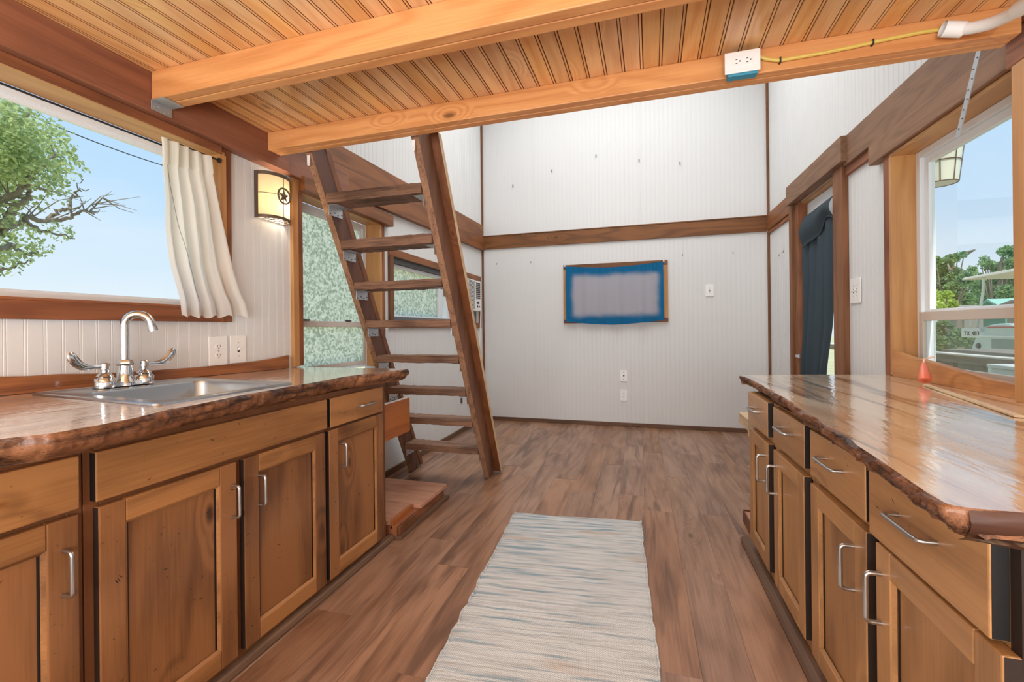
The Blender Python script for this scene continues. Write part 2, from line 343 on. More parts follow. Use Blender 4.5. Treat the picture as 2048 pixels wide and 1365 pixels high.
M['cloth_white'] = cloth('cream_curtain_cloth', (240, 240, 234), 0.5)
M['cloth_navy'] = cloth('navy_curtain_cloth', (66, 78, 86), 0.1)
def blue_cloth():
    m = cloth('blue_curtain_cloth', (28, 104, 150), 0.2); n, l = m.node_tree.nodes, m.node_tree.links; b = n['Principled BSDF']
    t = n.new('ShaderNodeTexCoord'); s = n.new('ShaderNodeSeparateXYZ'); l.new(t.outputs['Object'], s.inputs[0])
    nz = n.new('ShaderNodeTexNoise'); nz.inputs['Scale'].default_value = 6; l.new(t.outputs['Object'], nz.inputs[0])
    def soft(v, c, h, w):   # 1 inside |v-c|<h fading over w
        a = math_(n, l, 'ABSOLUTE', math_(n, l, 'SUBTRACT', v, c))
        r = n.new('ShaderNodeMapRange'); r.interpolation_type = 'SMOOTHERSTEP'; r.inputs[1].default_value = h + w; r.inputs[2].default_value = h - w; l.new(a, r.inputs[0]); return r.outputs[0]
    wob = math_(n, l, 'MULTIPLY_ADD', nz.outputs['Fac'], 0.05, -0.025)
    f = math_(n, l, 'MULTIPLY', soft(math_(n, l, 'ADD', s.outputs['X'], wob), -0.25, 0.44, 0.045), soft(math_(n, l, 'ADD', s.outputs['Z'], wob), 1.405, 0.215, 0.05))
    x = n.new('ShaderNodeMixRGB'); l.new(f, x.inputs[0]); x.inputs[1].default_value = C4((28, 108, 156)); x.inputs[2].default_value = C4((178, 178, 188))  # pale centre colours in the window light glowing through the cloth
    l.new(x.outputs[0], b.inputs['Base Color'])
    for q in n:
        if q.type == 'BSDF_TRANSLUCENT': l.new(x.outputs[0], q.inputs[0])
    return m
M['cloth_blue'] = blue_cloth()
def rug_mat():
    m, n, l, b = nt('woven_cotton_rug'); t = n.new('ShaderNodeTexCoord')
    def mapn(s):
        q = n.new('ShaderNodeMapping'); q.inputs['Scale'].default_value = s; l.new(t.outputs['Object'], q.inputs[0]); return q.outputs[0]
    def noi(v, d=3):
        z = n.new('ShaderNodeTexNoise'); z.inputs['Scale'].default_value = 1; z.inputs['Detail'].default_value = d; l.new(v, z.inputs[0]); return z.outputs['Fac']
    br = n.new('ShaderNodeTexBrick'); br.inputs['Scale'].default_value = 1.0; br.inputs['Brick Width'].default_value = 1.0; br.inputs['Row Height'].default_value = 0.55
    br.inputs['Mortar Size'].default_value = 0.16; br.inputs['Mortar Smooth'].default_value = 0.6; l.new(mapn((140, 140, 140)), br.inputs[0])
    s1 = noi(mapn((4.2, 95, 1))); s2 = noi(mapn((3.4, 48, 1)), 4)
    gr = noi(mapn((2.0, 9, 1)))
    def ramp(v, a, b_):
        r = n.new('ShaderNodeMapRange'); r.inputs[1].default_value = a; r.inputs[2].default_value = b_; l.new(v, r.inputs[0]); return r.outputs[0]
    x1 = n.new('ShaderNodeMixRGB'); x1.inputs[1].default_value = C4((244, 245, 243)); x1.inputs[2].default_value = C4((206, 205, 202)); l.new(ramp(s1, 0.42, 0.7), x1.inputs[0])
    # blue yarn shows more towards the left and the far end
    sx = n.new('ShaderNodeSeparateXYZ'); l.new(t.outputs['Object'], sx.inputs[0])
    bias = math_(n, l, 'MULTIPLY_ADD', sx.outputs['Y'], 0.05, math_(n, l, 'MULTIPLY', sx.outputs['X'], -0.09))
    x2 = n.new('ShaderNodeMixRGB'); l.new(math_(n, l, 'MULTIPLY', ramp(math_(n, l, 'ADD', s2, bias), 0.55, 0.70), 0.85), x2.inputs[0]); l.new(x1.outputs[0], x2.inputs[1]); x2.inputs[2].default_value = C4((140, 176, 194))
    x3 = n.new('ShaderNodeMixRGB'); l.new(ramp(gr, 0.6, 0.8), x3.inputs[0]); l.new(x2.outputs[0], x3.inputs[1]); x3.inputs[2].default_value = C4((214, 180, 148))
    x4 = n.new('ShaderNodeMixRGB'); x4.blend_type = 'MULTIPLY'; l.new(math_(n, l, 'MULTIPLY', br.outputs['Fac'], 0.6), x4.inputs[0]); l.new(x3.outputs[0], x4.inputs[1]); x4.inputs[2].default_value = C4((120, 128, 132))
    l.new(x4.outputs[0], b.inputs['Base Color']); b.inputs['Roughness'].default_value = 0.95; b.inputs['Specular IOR Level'].default_value = 0.1
    u = n.new('ShaderNodeBump'); u.invert = True; u.inputs['Strength'].default_value = 0.6; u.inputs['Distance'].default_value = 0.003; l.new(br.outputs['Fac'], u.inputs['Height']); l.new(u.outputs[0], b.inputs['Normal'])
    return m
M['rug'] = rug_mat()
def leaf(name, c1, c2, tr=0.35):
    m, n, l, b = nt(name); o = n['Material Output']; g = n.new('ShaderNodeNewGeometry')
    x = n.new('ShaderNodeMixRGB'); l.new(g.outputs['Random Per Island'], x.inputs[0]); x.inputs[1].default_value = C4(c1); x.inputs[2].default_value = C4(c2)
    l.new(x.outputs[0], b.inputs['Base Color']); b.inputs['Roughness'].default_value = 0.6
    tl = n.new('ShaderNodeBsdfTranslucent'); l.new(x.outputs[0], tl.inputs[0]); mx = n.new('ShaderNodeMixShader'); mx.inputs[0].default_value = tr
    l.new(b.outputs[0], mx.inputs[1]); l.new(tl.outputs[0], mx.inputs[2]); l.new(mx.outputs[0], o.inputs[0]); return m
M['leaf'] = leaf('tree_leaves', (146, 168, 116), (214, 222, 160), 0.55)
M['leaf2'] = leaf('bright_leaves', (140, 176, 84), (212, 226, 120), 0.5)
M['leaf3'] = leaf('deep_leaves', (104, 142, 96), (170, 196, 138), 0.5)
M['treebark'] = plain('tree_bark', (142, 130, 118), 0.9, noise=0.3, nscale=20)
M['grass'] = plain('dry_grass', (196, 190, 150), 0.95, noise=0.3, nscale=2)

# ================================================================== STRUCTURE
XL, XR, YF, YB, ZT = -1.76, 1.24, 4.80, -1.50, 3.90
PITCH = 0.0445
def bead_panel(parent, axis, c, sgn, u0, u1, z0, z1, ph=0.0):
    """beadboard sheet standing on plane axis=c, room side towards sgn, running u0..u1"""
    w, d = 0.0035, 0.0011
    us = [(u0, 0.0)]; k = math.ceil((u0 + 0.012 - ph) / PITCH)
    while True:
        u = ph + k * PITCH
        if u > u1 - 0.012: break
        us += [(u - 0.005, 0), (u - 0.0035, -d), (u - 0.002, 0.0), (u + 0.002, 0.0), (u + 0.0035, -d), (u + 0.005, 0)]; k += 1
    us.append((u1, 0.0))
    mb = MB(); t = 0.006; n = len(us)
    def P(u, o, z): return (c + sgn * (t + o), u, z) if axis == 'X' else (u, c + sgn * (t + o), z)
    vs = [P(u, o, z0) for u, o in us] + [P(u, o, z1) for u, o in us] + [P(u0, -t, z0), P(u1, -t, z0), P(u0, -t, z1), P(u1, -t, z1)]
    fs = [[i, i + 1, n + i + 1, n + i] for i in range(n - 1)] + [[0, n, 2 * n + 2, 2 * n], [n - 1, 2 * n + 1, 2 * n + 3, 2 * n - 1]]
    mb.add(vs, fs); return mb.build('panel', M['white'], parent, fix=True)

# floor of vinyl planks
fl = MB().box(XL - 0.12, XR + 0.12, YB - 0.1, YF + 0.1, -0.06, -0.006).build('floor', M['base'], kind='structure')
PW, PLN = 0.1502, 1.22
pk = 0
for i in range(21):
    x0 = XL + i * PW - 0.02; x1 = x0 + PW - 0.0007; off = (i * 0.47 + 0.13 * (i % 3)) % PLN; y = YB - off
    while y < YF:
        a, b_ = max(y, YB), min(y + PLN, YF) - 0.0007
        if b_ - a > 0.02:
            MB().box(max(x0, XL), min(x1, XR), a, b_, -0.006, 0.0 - 0.0003 * ((i * 7 + pk) % 3)).build('plank', M['floor'], fl)
            pk += 1
        y += PLN

# left wall
wall_l = MB()
def slab_wall(mb, X0, X1, holes, y0, y1, z0, z1):
    ys = sorted({y0, y1, *[h[0] for h in holes], *[h[1] for h in holes]}); zs = sorted({z0, z1, *[h[2] for h in holes], *[h[3] for h in holes]})
    for a, b_ in zip(ys[:-1], ys[1:]):
        for c, d in zip(zs[:-1], zs[1:]):
            ym, zm = (a + b_) / 2, (c + d) / 2
            if any(h[0] < ym < h[1] and h[2] < zm < h[3] for h in holes): continue
            mb.box(X0, X1, a, b_, c, d)
W1 = (-0.25, 1.475, 1.15, 1.835); W2 = (1.905, 2.70, 0.78, 1.815); W3 = (2.83, 4.64, 1.11, 1.61)
slab_wall(wall_l, XL - 0.13, XL - 0.0005, [W1, W2, W3], YB - 0.1, YF + 0.13, -0.06, ZT)
wall_left = wall_l.build('wall_left', M['white'], kind='structure')
for (u0, u1, z0, z1) in [(YB, 1.475, 0.0, 1.15), (YB, -0.25, 1.15, ZT), (-0.25, 1.475, 1.835, ZT), (1.475, 1.905, 0.0, ZT), (1.905, 2.70, 0, 0.78), (1.905, 2.70, 1.815, ZT),
                         (2.70, 2.83, 0, ZT), (2.83, 4.0, 0, 1.11), (4.0, 4.64, 0, 1.11), (2.83, 4.0, 1.61, ZT), (4.0, 4.64, 1.61, ZT), (4.64, YF, 0, ZT)]:
    bead_panel(wall_left, 'X', XL, 1, u0, u1, z0, z1, ph=0.793)
# far wall
wall_far = MB().box(XL, XR, YF + 0.0005, YF + 0.13, -0.06, ZT).build('wall_far', M['white'], kind='structure')
for (u0, u1) in [(XL, -1.13), (-1.129, 0.025), (0.026, XR)]:
    for (z0, z1) in [(0, 2.06), (2.06, ZT)]: bead_panel(wall_far, 'Y', YF, -1, u0, u1, z0, z1)
# right wall
wr_ = MB()
D1 = (3.20, 3.945, 0.0, 2.03); W4 = (1.80, 2.61, 0.80, 1.90)
slab_wall(wr_, XR + 0.0005, XR + 0.13, [D1, W4], YB - 0.1, YF + 0.13, -0.06, ZT)
wall_right = wr_.build('wall_right', M['white'], kind='structure')
for (u0, u1, z0, z1) in [(YB, 1.80, 0, ZT), (1.80, 2.61, 0, 0.80), (1.80, 2.61, 1.90, ZT), (2.61, 3.20, 0, ZT), (3.20, 3.945, 2.03, ZT), (3.945, YF, 0, ZT)]:
    bead_panel(wall_right, 'X', XR, -1, u0, u1, z0, z1)
wall_back = MB().box(XL - 0.13, XR + 0.13, YB - 0.1, YB, -0.06, ZT).build('wall_back', M['white'], kind='structure')
roof = MB().box(XL - 0.13, XR + 0.13, YB - 0.1, YF + 0.13, ZT, ZT + 0.1).build('ceiling', M['white'], kind='structure')

# loft deck above the kitchen: beaded pine boards
deck = MB().box(-1.75, 1.235, YB, 1.745, 2.019, 2.06).build('ceiling', M['pine_dark'], kind='structure')
BP = 0.0645; SK = 0.0245
for i in range(0, 48):
    x0 = -1.78 + i * BP
    a, b_ = x0, x0 + BP - 0.0012
    if x0 + BP < -1.7525 + 0.01: continue
    prof = [(a, 2.018), (a, 2.002), (a + 0.0012, 2.0), (b_ - 0.0108, 2.0), (b_ - 0.0100, 2.0035), (b_ - 0.0088, 2.0035), (b_ - 0.0080, 2.0005), (b_ - 0.0018, 2.0005), (b_, 2.004), (b_, 2.018)]
    ya, yb_ = YB + 0.01, 1.70
    sh = lambda x, y: max(-1.7525, min(1.2375, x + SK * (y - 1.7)))
    mb = MB(); n = len(prof)
    mb.add([(sh(p[0], ya), ya, p[1]) for p in prof] + [(sh(p[0], yb_), yb_, p[1]) for p in prof], [[k, (k + 1) % n, n + (k + 1) % n, n + k] for k in range(n)] + [list(range(n))[::-1], [n + k for k in range(n)]])
    for k in (4, 5, 6, 8): mb.m[k - 1] = 1
    mb.build('plank', [M['pine_ceiling'], M['pine_dark']], deck)

# far wall trims
t = MB()
zb = lambda x: 1.981 + 0.001 * x
t.box(XL + 0.03, XR - 0.03, YF - 0.024, YF - 0.006, 1.982, 2.128)
trim1 = t.build('trim_1', M['trimX'], kind='structure', bevel=0.002)
MB().box(-1.75, 1.236, YF - 0.028, YF - 0.006, 2.129, 2.139).build('trim_2', M['trimX'], kind='structure')
MB().box(-1.735, 1.236, YF - 0.022, YF - 0.006, 0.0, 0.041).build('baseboard_far', M['base'], kind='structure', bevel=0.002)
MB().box(XL + 0.006, XL + 0.02, 2.5, YF - 0.022, 0.0, 0.045).build('baseboard_left', M['baseY'], kind='structure', bevel=0.002)
MB().box(XR - 0.02, XR - 0.006, 4.03, YF - 0.022, 0.0, 0.045).build('baseboard_right', M['baseY'], kind='structure', bevel=0.002)
for k, (x, y, z0, z1) in enumerate([(-1.7435, YF - 0.017, 0.0, 1.98), (-1.7435, YF - 0.017, 2.14, ZT), (1.2235, YF - 0.017, 0.0, 1.98), (1.2235, YF - 0.017, 2.14, ZT)]):
    MB().box(x - 0.0105, x + 0.0105, y - 0.0105, y + 0.0105, z0, z1).build('trim_%d' % (3 + k), M['trimZ'], kind='structure', bevel=0.003)

# side bands of the left wall (rise slightly towards the far end)
def sloped(y0, y1, x0, x1, zb0, zb1, zt0, zt1):
    return MB().hexa([(x0, y0, zb0), (x1, y0, zb0), (x1, y1, zb1), (x0, y1, zb1), (x0, y0, zt0), (x1, y0, zt0), (x1, y1, zt1), (x0, y1, zt1)])
sloped(1.76, 4.772, XL + 0.006, XL + 0.045, 1.883, 1.968, 2.035, 2.120).build('trim_7', M['trimY'], kind='structure', bevel=0.003)
sloped(1.76, 4.784, XL + 0.006, XL + 0.028, 2.037, 2.122, 2.165, 2.262).build('trim_8', M['trimY'], kind='structure', bevel=0.003)
# right wall bands
sloped(4.04, 4.772, XR - 0.03, XR - 0.006, 1.995, 1.985, 2.15, 2.145).build('trim_9', M['trimY'], kind='structure', bevel=0.003)
MB().box(XR - 0.022, XR - 0.006, 4.04, 4.784, 1.955, 1.985).build('trim_10', M['casing'], kind='structure')
MB().box(XR - 0.045, XR - 0.006, 1.2, 3.09, 2.012, 2.185).build('trim_11', M['beamR'], kind='structure', bevel=0.003)
MB().box(XR - 0.026, XR - 0.006, 2.70, 3.115, 1.963, 2.012).build('trim_12', M['casing'], kind='structure', bevel=0.002)

# the heavy beams the loft rests on
lb = MB().box(-1.752, -1.69, YB + 0.01, 1.80, 1.855, 1.999).build('support_beam', M['beam'], bevel=0.003)
tag(lb, 'dark reddish brown beam along the top of the left wall, above the big window', 'beam')
lb2 = MB().box(-1.752, -1.714, 1.801, 2.30, 1.862, 2.02).build('support_beam', M['beam'], bevel=0.003)
tag(lb2, 'short dark beam end behind the top of the ladder, on the left wall', 'beam')
rb = MB().box(1.10, 1.19, YB + 0.01, 1.86, 1.998, 2.075).build('support_beam', M['casing'], bevel=0.003)
tag(rb, 'reddish brown beam along the top right, where the white conduit bends away', 'beam')

# joists under the loft (doubled boards)
def joist(label, y0, z0, z1, x0, x1, steps=36):
    e = empty('ceiling_joist', ((x0 + x1) / 2, y0 + 0.04, z0), label, 'joist', None)
    w = 0.037
    for k in range(2):
        ya = y0 + k * (w + 0.0025)
        MB().box(x0, x1, ya, ya + w, z0, z1).build('board', M['joist'], e, bevel=0.003)
    return e
joist('front pine joist at the open edge of the loft, carrying the outlet and ladder', 1.665, 1.916, 2.0, -1.689, 1.10)
joist('pine joist nearer the viewer, ending in a metal hanger on the left beam', 1.150, 1.898, 2.0, -1.689, 1.10)
hg = empty('joist_hanger', (-1.69, 1.185, 1.87), 'galvanised metal hanger under the left end of the nearer pine joist', 'bracket')
h = MB(); h.box(-1.689, -1.686, 1.148, 1.222, 1.862, 1.897, 0); h.box(-1.686, -1.625, 1.148, 1.222, 1.894, 1.8975, 0)
h.build('plate', M['zinc'], hg, bevel=0.0015)
h = MB()
for (yy, zz) in [(1.16, 1.875), (1.175, 1.882), (1.195, 1.868), (1.21, 1.876)]: h.lathe([(0.0035, 0), (0.0035, 0.0015)], (-1.6862, yy, zz), 10, 'X')
h.build('screws', M['zinc'], hg)

# ------------------------------------------------------------------ windows
def framed(mb, X0, X1, y0, y1, z0, z1, w, mi=0, wt=None, wb=None):
    wt = wt or w; wb = wb or w
    mb.box(X0, X1, y0, y0 + w, z0, z1, mi); mb.box(X0, X1, y1 - w, y1, z0, z1, mi)
    mb.box(X0, X1, y0 + w, y1 - w, z1 - wt, z1, mi); mb.box(X0, X1, y0 + w, y1 - w, z0, z0 + wb, mi)
# window 1 : wide picture window over the sink
w1 = empty('window_1', (XL, 0.6, 1.1), kind='structure')
MB().box(-1.754, -1.722, -0.3, 1.457, 1.822, 1.854).build('head_casing', M['casing'], w1, bevel=0.002)
MB().box(-1.85, -1.73, -0.25, 1.474, 1.818, 1.834).build('head_jamb', M['jamb'], w1)
MB().box(-1.754, -1.735, 1.457, 1.51, 1.095, 1.854).build('side_casing', M['casingZ'], w1, bevel=0.002)
MB().box(-1.85, -1.722, 1.446, 1.4745, 1.158, 1.8175).build('side_jamb', M['jambZ'], w1)
MB().box(-1.754, -1.735, -0.3, 1.456, 1.095, 1.151).build('apron_casing', M['casing'], w1, bevel=0.002)
MB().box(-1.875, -1.737, -0.25, 1.474, 1.1515, 1.16).build('sill_board', M['casing'], w1)
v = MB(); framed(v, -1.885, -1.852, -0.2, 1.445, 1.160, 1.817, 0.036, 0, 0.028, 0.022); framed(v, -1.875, -1.858, -0.165, 1.41, 1.181, 1.790, 0.02, 0, 0.014, 0.010)
v.build('window_frame', M['vinyl'], w1, bevel=0.002)
MB().box(-1.852, -1.850, -0.2, 1.445, 1.8095, 1.8165).build('gasket', M['slot'], w1)
MB().box(-1.868, -1.865, -0.15, 1.395, 1.185, 1.783).build('pane', M['glass'], w1)

# window 2 : double hung with privacy film, behind the ladder
w2 = empty('window_2', (XL, 2.3, 0.8), kind='structure')
MB().box(-1.754, -1.70, 1.915, 2.79, 1.802, 1.882).build('head_casing', M['trimY'], w2, bevel=0.002)
MB().box(-1.85, -1.742, 1.9055, 2.6995, 1.795, 1.8145).build('head_jamb', M['jamb'], w2)
MB().box(-1.754, -1.735, 1.868, 1.914, 0.864, 1.86).build('side_casing', M['jambZ'], w2, bevel=0.002)
MB().box(-1.85, -1.7345, 1.9055, 1.935, 0.87, 1.7945).build('side_jamb', M['casingZ'], w2)
MB().box(-1.754, -1.735, 2.688, 2.725, 0.5, 1.801).build('side_casing', M['casingZ'], w2, bevel=0.002)
MB().box(-1.85, -1.7345, 2.665, 2.687, 0.80, 1.7945).build('side_jamb', M['jambZ'], w2)
v = MB(); framed(v, -1.886, -1.852, 1.936, 2.664, 0.80, 1.794, 0.03); framed(v, -1.878, -1.86, 1.966, 2.634, 1.085, 1.764, 0.022); v.build('window_frame', M['vinyl'], w2, bevel=0.002)
v = MB(); framed(v, -1.859, -1.846, 1.95, 2.648, 0.82, 1.112, 0.024, 0, 0.036); v.build('lower_sash', M['vinyl_tan'], w2, bevel=0.002)
for yy in (2.06, 2.44):
    MB().box(-1.857, -1.842, yy, yy + 0.05, 1.1125, 1.121).build('sash_lock', M['slot'], w2, bevel=0.002)
MB().box(-1.871, -1.868, 1.98, 2.62, 1.10, 1.745).build('pane', M['film'], w2)
MB().box(-1.854, -1.851, 1.97, 2.63, 0.84, 1.08).build('pane', M['film'], w2)

# window 3 : slider with air conditioner
w3 = empty('window_3', (XL, 3.7, 1.07), kind='structure')
ca = MB(); MB().box(-1.754, -1.735, 2.792, 4.70, 1.60, 1.655).build('head_casing', M['trimY'], w3, bevel=0.002)
MB().box(-1.754, -1.735, 2.792, 4.70, 1.068, 1.125).build('apron_casing', M['trimY'], w3, bevel=0.002)
MB().box(-1.754, -1.735, 2.792, 2.845, 1.126, 1.599).build('side_casing', M['trimZ'], w3, bevel=0.002)
MB().box(-1.754, -1.735, 4.655, 4.70, 1.126, 1.599).build('side_casing', M['trimZ'], w3, bevel=0.002)
v = MB(); framed(v, -1.87, -1.775, 2.846, 4.63, 1.126, 1.599, 0.028, 0, 0.035); v.build('window_frame', M['gray_frame'], w3)
v = MB(); framed(v, -1.86, -1.80, 2.90, 3.93, 1.155, 1.562, 0.034, 0, 0.03, 0.012); v.box(-1.86, -1.80, 3.72, 3.80, 1.166, 1.54); v.build('sash', M['vinyl'], w3, bevel=0.002)
MB().box(-1.82, -1.817, 2.93, 3.72, 1.165, 1.54).build('pane', M['film'], w3)
MB().box(-1.84, -1.837, 3.80, 3.9, 1.165, 1.54).build('pane', M['glass'], w3)
MB().box(-1.85, -1.83, 3.935, 4.24, 1.155, 1.56).build('filler_panel', M['vinyl'], w3)
ac = empty('air_conditioner', (-1.72, 4.44, 1.255), 'small white louvred air conditioner in the far end of the left wall window', 'air conditioner')
MB().box(-1.80, -1.715, 4.245, 4.64, 1.256, 1.592).build('housing', M['plastic'], ac, bevel=0.006)
g = MB()
for k in range(22): g.box(-1.7155, -1.7125, 4.262, 4.44, 1.275 + k * 0.0142, 1.280 + k * 0.0142)
g.build('grille', M['slot'], ac, kind='stuff')
for k in range(9): MB().box(-1.7155, -1.709, 4.475, 4.60, 1.395 + k * 0.0205, 1.406 + k * 0.0205).build('louvre', M['black'], ac)
g = MB(); g.box(-1.7155, -1.712, 4.50, 4.57, 1.335, 1.36); g.lathe([(0.012, 0), (0.012, 0.006)], (-1.715, 4.52, 1.305), 12, 'X'); g.lathe([(0.008, 0), (0.008, 0.006)], (-1.715, 4.58, 1.305), 12, 'X'); g.build('controls', M['slot'], ac)
MB().tube([(-1.71, 4.61, 1.27), (-1.722, 4.62, 1.1), (-1.735, 4.625, 0.8), (-1.737, 4.62, 0.45)], 0.004, 6).build('power_cord', M['plastic'], ac)

# window 4 : far wall, behind the blue curtain
w4 = empty('window_4', (-0.25, YF, 1.1), kind='structure')
MB().box(-0.797, 0.292, 4.772, 4.7935, 1.702, 1.752).build('head_casing', M['trimX'], w4, bevel=0.002)
MB().box(-0.797, 0.292, 4.772, 4.7935, 1.108, 1.15).build('apron_casing', M['trimX'], w4, bevel=0.002)
MB().box(-0.797, -0.755, 4.772, 4.7935, 1.151, 1.701).build('side_casing', M['jambZ'], w4, bevel=0.002)
MB().box(0.236, 0.292, 4.772, 4.7935, 1.151, 1.701).build('side_casing', M['jambZ'], w4, bevel=0.002)
MB().box(-0.754, 0.235, 4.785, 4.7935, 1.151, 1.701).build('pane', M['vinyl'], w4)

# door 1 in the right wall
d1 = empty('door_1', (XR, 3.57, 0.0), kind='structure')
MB().box(1.165, 1.2335, 3.045, 4.055, 2.032, 2.185).build('header_board', M['beamR'], d1, bevel=0.004)
MB().box(1.196, 1.2335, 3.120, 3.250, 0.0, 2.031).build('door_post', M['postZ'], d1, bevel=0.004)
MB().box(1.192, 1.2335, 4.015, 4.082, 0.0, 2.031).build('door_post', M['postZ'], d1, bevel=0.004)
MB().box(1.238, 1.36, 3.2005, 3.218, 0.0, 2.029).build('jamb', M['postZ'], d1)
MB().box(1.212, 1.36, 3.925, 3.9445, 0.0, 2.029).build('jamb', M['casingZ'], d1)
MB().box(1.2125, 1.2335, 3.945, 4.0145, 0.0, 2.031).build('jamb', M['postZ'], d1)
MB().box(1.238, 1.36, 3.218, 3.925, 2.01, 2.029).build('jamb', M['jamb'], d1)
v = MB(); framed(v, 1.275, 1.315, 3.22, 3.923, 0.01, 2.008, 0.075, 0, 0.24, 0.2); v.build('door_slab', M['vinyl'], d1, bevel=0.003)
MB().box(1.293, 1.297, 3.296, 3.847, 0.212, 1.766).build('pane', M['glass'], d1)
hd = MB(); hd.box(1.196, 1.2115, 3.905, 3.965, 0.805, 0.825); hd.box(1.196, 1.2, 3.87, 3.905, 0.800, 0.830); hd.build('door_handle', M['chrome'], d1)

# window 5 : right wall over the long counter
w5 = empty('window_5', (XR, 2.2, 0.8), kind='structure')
MB().box(1.185, 1.2335, 1.825, 2.77, 1.902, 2.008).build('head_casing', M['beamR'], w5, bevel=0.004)
MB().box(1.16, 1.2335, 1.25, 1.824, 1.880, 1.99).build('head_casing', M['casing'], w5, bevel=0.004)
MB().box(1.2335 - 0.03, 1.335, 1.80, 2.6095, 1.885, 1.8995).build('head_jamb', M['jamb'], w5)
MB().box(1.204, 1.2335, 2.612, 2.665, 0.80, 1.901).build('side_casing', M['casingZ'], w5, bevel=0.002)
MB().box(1.203, 1.335, 2.592, 2.6115, 0.805, 1.8845).build('side_jamb', M['jambZ'], w5)
MB().box(1.16, 1.2335, 1.70, 1.80, 0.80, 1.879).build('side_casing', M['jambZ'], w5, bevel=0.002)
MB().box(1.204, 1.335, 1.8005, 1.815, 0.805, 1.8845).build('side_jamb', M['jambZ'], w5)
MB().box(1.204, 1.335, 1.815, 2.5915, 0.8005, 0.812).build('sill_board', M['jamb'], w5)
v = MB(); framed(v, 1.303, 1.36, 1.815, 2.5915, 0.812, 1.8845, 0.032); framed(v, 1.32, 1.345, 1.847, 2.5595, 1.09, 1.8525, 0.034); v.build('window_frame', M['vinyl'], w5, bevel=0.002)
v = MB(); framed(v, 1.300, 1.318, 1.835, 2.572, 0.83, 1.112, 0.03, 0, 0.042); v.build('lower_sash', M['vinyl_tan'], w5, bevel=0.002)
MB().box(1.331, 1.334, 1.881, 2.5255, 1.112, 1.8185).build('pane', M['glass'], w5)
MB().box(1.308, 1.311, 1.865, 2.542, 0.86, 1.07).build('pane', M['glass'], w5)
MB().box(1.352, 1.353, 1.847, 2.5595, 0.845, 1.09).build('insect_screen', M['screen'], w5)

# ================================================================== CABINETS
def pull(mb, a, b_, out, r=0.0045):
    """bar pull between points a and b_, standing off by vector out"""
    a, b_, out = Vector(a), Vector(b_), Vector(out); d = (b_ - a).normalized() * 0.010
    pts = [a]
    for k in range(5):
        th = k / 4 * PI / 2; pts.append(a + out * (0.68 + 0.32 * math.sin(th)) + d * (1 - math.cos(th)))
    for k in range(5):
        th = (4 - k) / 4 * PI / 2; pts.append(b_ + out * (0.68 + 0.32 * math.sin(th)) - d * (1 - math.cos(th)))
    pts.append(b_); mb.tube(pts, r, 10)
def shaker(parent, s, X, y0, y1, z0, z1, mz, my, t=0.02, st=0.055, name='door'):
    """shaker door, room side at X facing s; stiles and rails as one mesh, centre panel inside"""
    Xb = X - s * t
    m = MB()
    m.box(Xb, X, y0, y0 + st, z0, z1, 0); m.box(Xb, X, y1 - st, y1, z0, z1, 0)
    m.box(Xb, X, y0 + st + 0.0004, y1 - st - 0.0004, z1 - st, z1, 1); m.box(Xb, X, y0 + st + 0.0004, y1 - st - 0.0004, z0, z0 + st, 1)
    # sloped inner bead
    a0, a1, b0, b1 = y0 + st, y1 - st, z0 + st, z1 - st; q = 0.007; Xi = X - s * 0.009; Xo = X - s * 0.003
    def quad(p): m.add(p, [(0, 1, 2, 3)], 1)
    quad([(Xo, a0, b0), (Xo, a0, b1), (Xi, a0 + q, b1 - q), (Xi, a0 + q, b0 + q)]); quad([(Xo, a1, b0), (Xo, a1, b1), (Xi, a1 - q, b1 - q), (Xi, a1 - q, b0 + q)])
    quad([(Xo, a0, b0), (Xo, a1, b0), (Xi, a1 - q, b0 + q), (Xi, a0 + q, b0 + q)]); quad([(Xo, a0, b1), (Xo, a1, b1), (Xi, a1 - q, b1 - q), (Xi, a0 + q, b1 - q)])
    # thin dark groove line inside the bead
    d = m.build(name, [mz, my], parent, bevel=0.0025)
    MB().box(X - s * 0.0125, X - s * 0.017, a0 - 0.002, a1 + 0.002, b0 - 0.002, b1 + 0.002).build('centre_panel', mz, d)
    Xg = X - s * 0.0122; Xh = X - s * 0.011
    for (p, q_, r_, u_) in ((a0 + q, a0 + q + 0.004, b0 + q, b1 - q), (a1 - q - 0.004, a1 - q, b0 + q, b1 - q)):
        MB().box(Xg - s * 0.001, Xh, p, q_, r_, u_).build('bead', M['edge'], d)
    return d
def front(parent, s, X, y0, y1, z0, z1, my, t=0.02, name='drawer_front'):
    return MB().box(X - s * t, X, y0, y1, z0, z1, 0).build(name, my, parent, bevel=0.003)
def marks(parent, s, X, spots):
    m = MB()
    for (y, z, ln, an) in spots:
        c, q = math.cos(an) * ln, math.sin(an) * ln
        m.add([(X + s * 0.0003, y - c, z - q), (X + s * 0.0003, y + q * 0.18, z - c * 0.18), (X + s * 0.0003, y + c, z + q), (X + s * 0.0003, y - q * 0.12, z + c * 0.12)], [(0, 1, 2, 3)])
    m.build('dent_marks', M['black'], parent, fix=False, kind='stuff')

def rspots(n, y0, y1, z0, z1, seed):
    r = random.Random(seed); return [(r.uniform(y0, y1), r.uniform(z0, z1), r.uniform(0.002, 0.0085), r.uniform(-1.2, 1.2)) for _ in range(n)]

